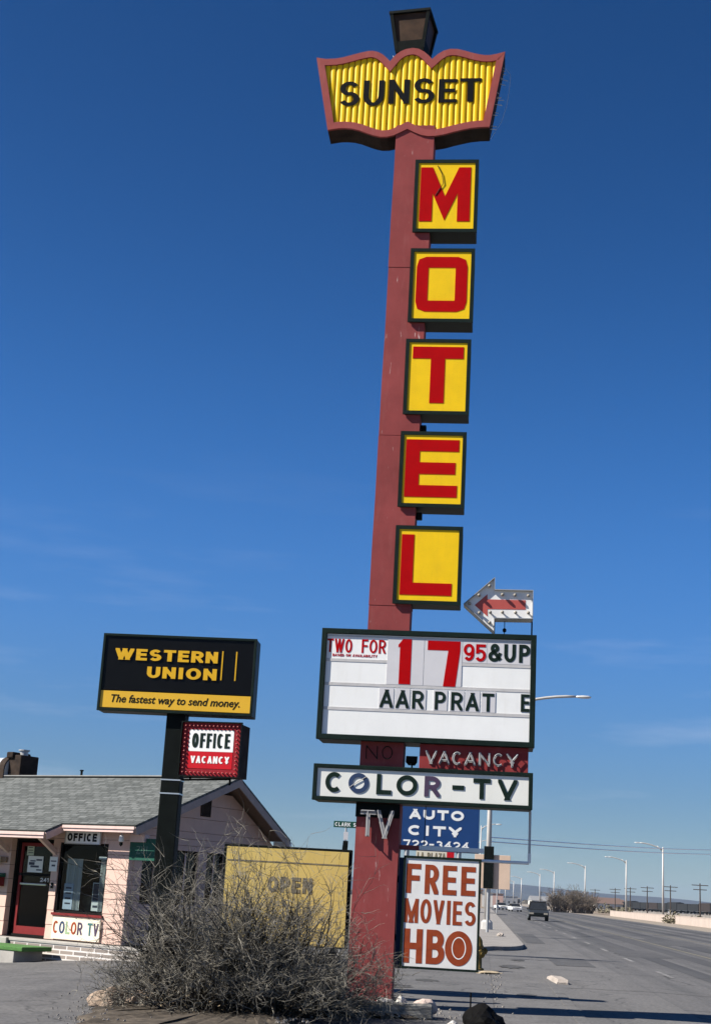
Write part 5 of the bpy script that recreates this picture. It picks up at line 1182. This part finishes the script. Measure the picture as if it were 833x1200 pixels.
# ================================================================ FAR TREES, BRUSH AND HOUSES
def bare_tree(label, x, y, h, w, seed, n=34, group='bare trees beyond the road'):
    r = random.Random(seed); t = thing('bare_tree', label, 'tree', (x, y, 0), 0, group); T = (Twigs(), Twigs())
    for k in range(n):
        a = r.uniform(0, 2*PI); lean = r.uniform(0, 1)*w/h*1.2; d = Vector((math.cos(a)*lean, math.sin(a)*lean, 1)).normalized()
        grow(r, T, Vector((math.cos(a)*w*.5*r.random(), math.sin(a)*w*.5*r.random(), 0)), d, h*r.uniform(.5, .78), .09, 2, .03, .25, 5, (5, 7), .8)
    for q in T:
        for i, v in enumerate(q.v): pass
    T[0].build('trunk', M_farbark, t); 
    # thicken the far twigs a little so that the crown reads as a mass
    T[1].build('crown', M_fartwig, t)
M_fartwig = mat('far_twigs', (.13, .105, .08), .95, .3, .4, c2=(.21, .17, .13))
_seg = Twigs.seg
def seg_thick(s, a, b, r0, r1): _seg(s, a, b, max(r0, .028), max(r1, .022))
Twigs.seg = seg_thick
for i, (x, y, h, w, lab) in enumerate([(49.5, 330, 4.6, 2.4, 'leftmost bare brown tree of the clump beyond the minivan'), (52.2, 335, 5.0, 2.6, 'second bare tree from left in the clump beyond the minivan'), (54.2, 330, 5.2, 2.6, 'tallest bare tree in the middle of the clump'), (57.2, 338, 4.7, 2.4, 'fourth bare tree from left in the clump'), (59.5, 345, 4.0, 2.2, 'rightmost bare tree of the clump, beside a street lamp')]):
    bare_tree(lab, x, y, h, w, 50+i)
Twigs.seg = _seg
def bush(label, x, y, s, m, seed, group):
    r = random.Random(seed); me = bpy.data.meshes.new('far_bush'); v = []; f = []
    for k in range(170):
        d = Vector((r.gauss(0, 1), r.gauss(0, 1), abs(r.gauss(0, .8)))).normalized()*(r.random()**.4); c = Vector((d.x*s[0], d.y*s[0], d.z*s[1]+.1)); q = .16*s[0]
        i = len(v)
        for _ in range(4): v.append(tuple(c+Vector((r.uniform(-q, q), r.uniform(-q, q), r.uniform(-q, q)*.8))))
        f += [(i, i+1, i+2), (i, i+2, i+3), (i, i+3, i+1)]
    me.from_pydata(v, [], f); me.materials.append(m); o = bpy.data.objects.new('far_bush', me); col.objects.link(o); o.location = (x, y, 0)
    return _props(o, label, 'bush', group)
M_sage = mat('sage_bush', (.13, .12, .075), .95, .3, 2, c2=(.22, .19, .12)); M_drybush = mat('dry_bush', (.15, .11, .075), .95, .3, 2, c2=(.23, .17, .12))
rb = random.Random(5)
bush('sage coloured bush behind the pink wall, left of the two at right', 45.0, 196, (1.5, 1.5), M_sage, 1, 'bushes behind the wall')
bush('sage coloured bush behind the pink wall, right of the two', 45.8, 186, (1.1, 1.25), M_sage, 2, 'bushes behind the wall')
nm = ['one', 'two', 'three', 'four', 'five', 'six', 'seven', 'eight', 'nine', 'ten', 'eleven', 'twelve', 'thirteen', 'fourteen', 'fifteen', 'sixteen', 'seventeen', 'eighteen', 'nineteen', 'twenty', 'twenty one', 'twenty two', 'twenty three', 'twenty four', 'twenty five', 'twenty six']
for k in range(26):
    y = 420+k*20; x = y*(.150+.055*rb.random()) if y < 900 else y*.16
    bush('dry far bush between the lamp posts, %s from the near end of its row' % nm[k], x, y, (rb.uniform(1.5, 3.2), rb.uniform(1.5, 3.0)), rb.choice([M_sage, M_drybush]), 100+k, 'dry bushes along the railway yard')
def house(label, x, y, w, d, h, wall, roofm, rz, name='far_house', cat='house', group='far houses at the end of the road', flat=False):
    t = thing(name, label, cat, (x, y, 0), rz, group)
    MB().box(-w/2, w/2, -d/2, d/2, -.1, h).build('wall', wall, t)
    if flat: MB().box(-w/2-.2, w/2+.2, -d/2-.2, d/2+.2, h+.004, h+.35).build('roof', roofm, t)
    else: MB().loft([[(-w/2-.3, -d/2-.4, h+.004), (-w/2-.3, 0, h+d*.28), (-w/2-.3, d/2+.4, h+.004)], [(w/2+.3, -d/2-.4, h+.004), (w/2+.3, 0, h+d*.28), (w/2+.3, d/2+.4, h+.004)]]).build('roof', roofm, t)
    for k in range(max(2, int(w/3.5))):
        xx = -w/2+w*(k+.5)/max(2, int(w/3.5)); MB().box(xx-.5, xx+.5, -d/2-.03, -d/2+.02, .9, min(h-.3, 2.2)).build('window', M_carglass, t)
    return t
hw_ = [mat('far_white', (.55, .53, .49), .8), mat('far_tan', (.42, .33, .25), .8), mat('far_pink', (.45, .30, .25), .8), mat('far_grey', (.30, .30, .30), .8)]
hr_ = [mat('far_roof_brown', (.14, .09, .07), .9), mat('far_roof_grey', (.2, .2, .2), .9)]
for k, (x, y, w, d, h, a, b, rz, fl, lab) in enumerate([
    (14.0, 190, 9, 8, 3.0, 0, 1, -.1, True, 'low white flat roofed shop at the left roadside far behind the lamp pole'),
    (24.0, 300, 12, 9, 3.4, 1, 0, -.1, True, 'tan flat roofed shop farther down the left roadside'),
    (38.0, 420, 14, 9, 3.6, 0, 1, -.1, True, 'pale shop beyond the tan shop on the left roadside'),
    (56.0, 560, 16, 10, 4.2, 2, 0, -.1, True, 'pinkish shop near the vanishing point on the left roadside'),
    (118, 640, 12, 9, 3.2, 0, 0, .2, False, 'white far house with brown roof left of the locomotive'),
    (128, 760, 14, 10, 3.4, 1, 1, -.2, False, 'tan far house beyond the railway behind the locomotive'),
    (150, 800, 14, 9, 3.6, 2, 0, .1, False, 'pink far house beyond the freight train'),
    (198, 830, 18, 10, 4.5, 3, 1, 0, True, 'grey far shed beyond the freight train'),
    (120, 860, 12, 9, 3.4, 0, 1, .1, False, 'white far house with grey roof farthest beyond the railway'),
    (106, 980, 30, 12, 5.0, 3, 1, 0, True, 'long grey far warehouse at the end of the railway yard')]):
    house(lab, x, y, w, d, h, hw_[a], hr_[b], rz, flat=fl, name='far_shop' if fl else 'far_house', cat='shop' if fl else 'house')
# small roadside signs far down the left side
for k, (x, y, h, w, m_, lab) in enumerate([(16.5, 160, 5.0, 2.2, M_white, 'white far roadside sign nearest on the left'), (22.6, 205, 6.0, 2.0, M_faded, 'yellow far roadside sign beyond the tan sign'), (30.5, 290, 7.0, 3.0, M_white, 'white far roadside sign beyond the yellow one'), (39.5, 390, 8.0, 4.0, M_arrowred, 'red far roadside sign near the end of the road')]):
    t = thing('roadside_sign', lab, 'sign', (x, y, 0), -.1, 'far roadside signs'); MB().tube([(0, 0, -.1), (0, 0, h-1.2)], .09, 6).build('post', M_steel, t); MB().box(-w/2, w/2, -.1, .1, h-1.2, h).build('board', m_, t)
# a row of dark trees at the far end of the plain (a mass nobody could count)
def far_wood():
    r = random.Random(77); v = []; f = []
    for k in range(2600):
        x = r.uniform(-200, 1500); y = r.uniform(1500, 2600); s = r.uniform(3, 8)
        c = Vector((x, y, r.uniform(0, 1)*s*.8)); i = len(v)
        for _ in range(4): v.append(tuple(c+Vector((r.uniform(-s, s), r.uniform(-s, s), r.uniform(-.5, .6)*s))))
        f += [(i, i+1, i+2), (i, i+2, i+3), (i, i+3, i+1)]
    me = bpy.data.meshes.new('far_wood'); me.from_pydata(v, [], f); me.materials.append(mat('far_wood', (.06, .055, .04), .95, .3, .02, c2=(.12, .10, .075)))
    o = bpy.data.objects.new('far_wood', me); col.objects.link(o); o['kind'] = 'stuff'; o['label'] = 'dark scrub and trees far off below the hills'; o['category'] = 'scrub'
far_wood()

# ---------------------------------------------------------------- the air
HAZE = True
if HAZE:
    mb = MB().box(-9300, 9300, -80, 9300, -3.0, 140); m = bpy.data.materials.new('haze'); m.use_nodes = True; n = m.node_tree.nodes; l = m.node_tree.links
    n.remove(n['Principled BSDF']); pv = n.new('ShaderNodeVolumePrincipled'); pv.inputs['Color'].default_value = (.52, .70, .98, 1); pv.inputs['Density'].default_value = .00006; pv.inputs['Anisotropy'].default_value = 0.2
    l.new(pv.outputs[0], n['Material Output'].inputs['Volume']); o = mb.build('haze', m); o['kind'] = 'stuff'; o['label'] = 'pale blue haze of distance over the plain'; o['category'] = 'haze'
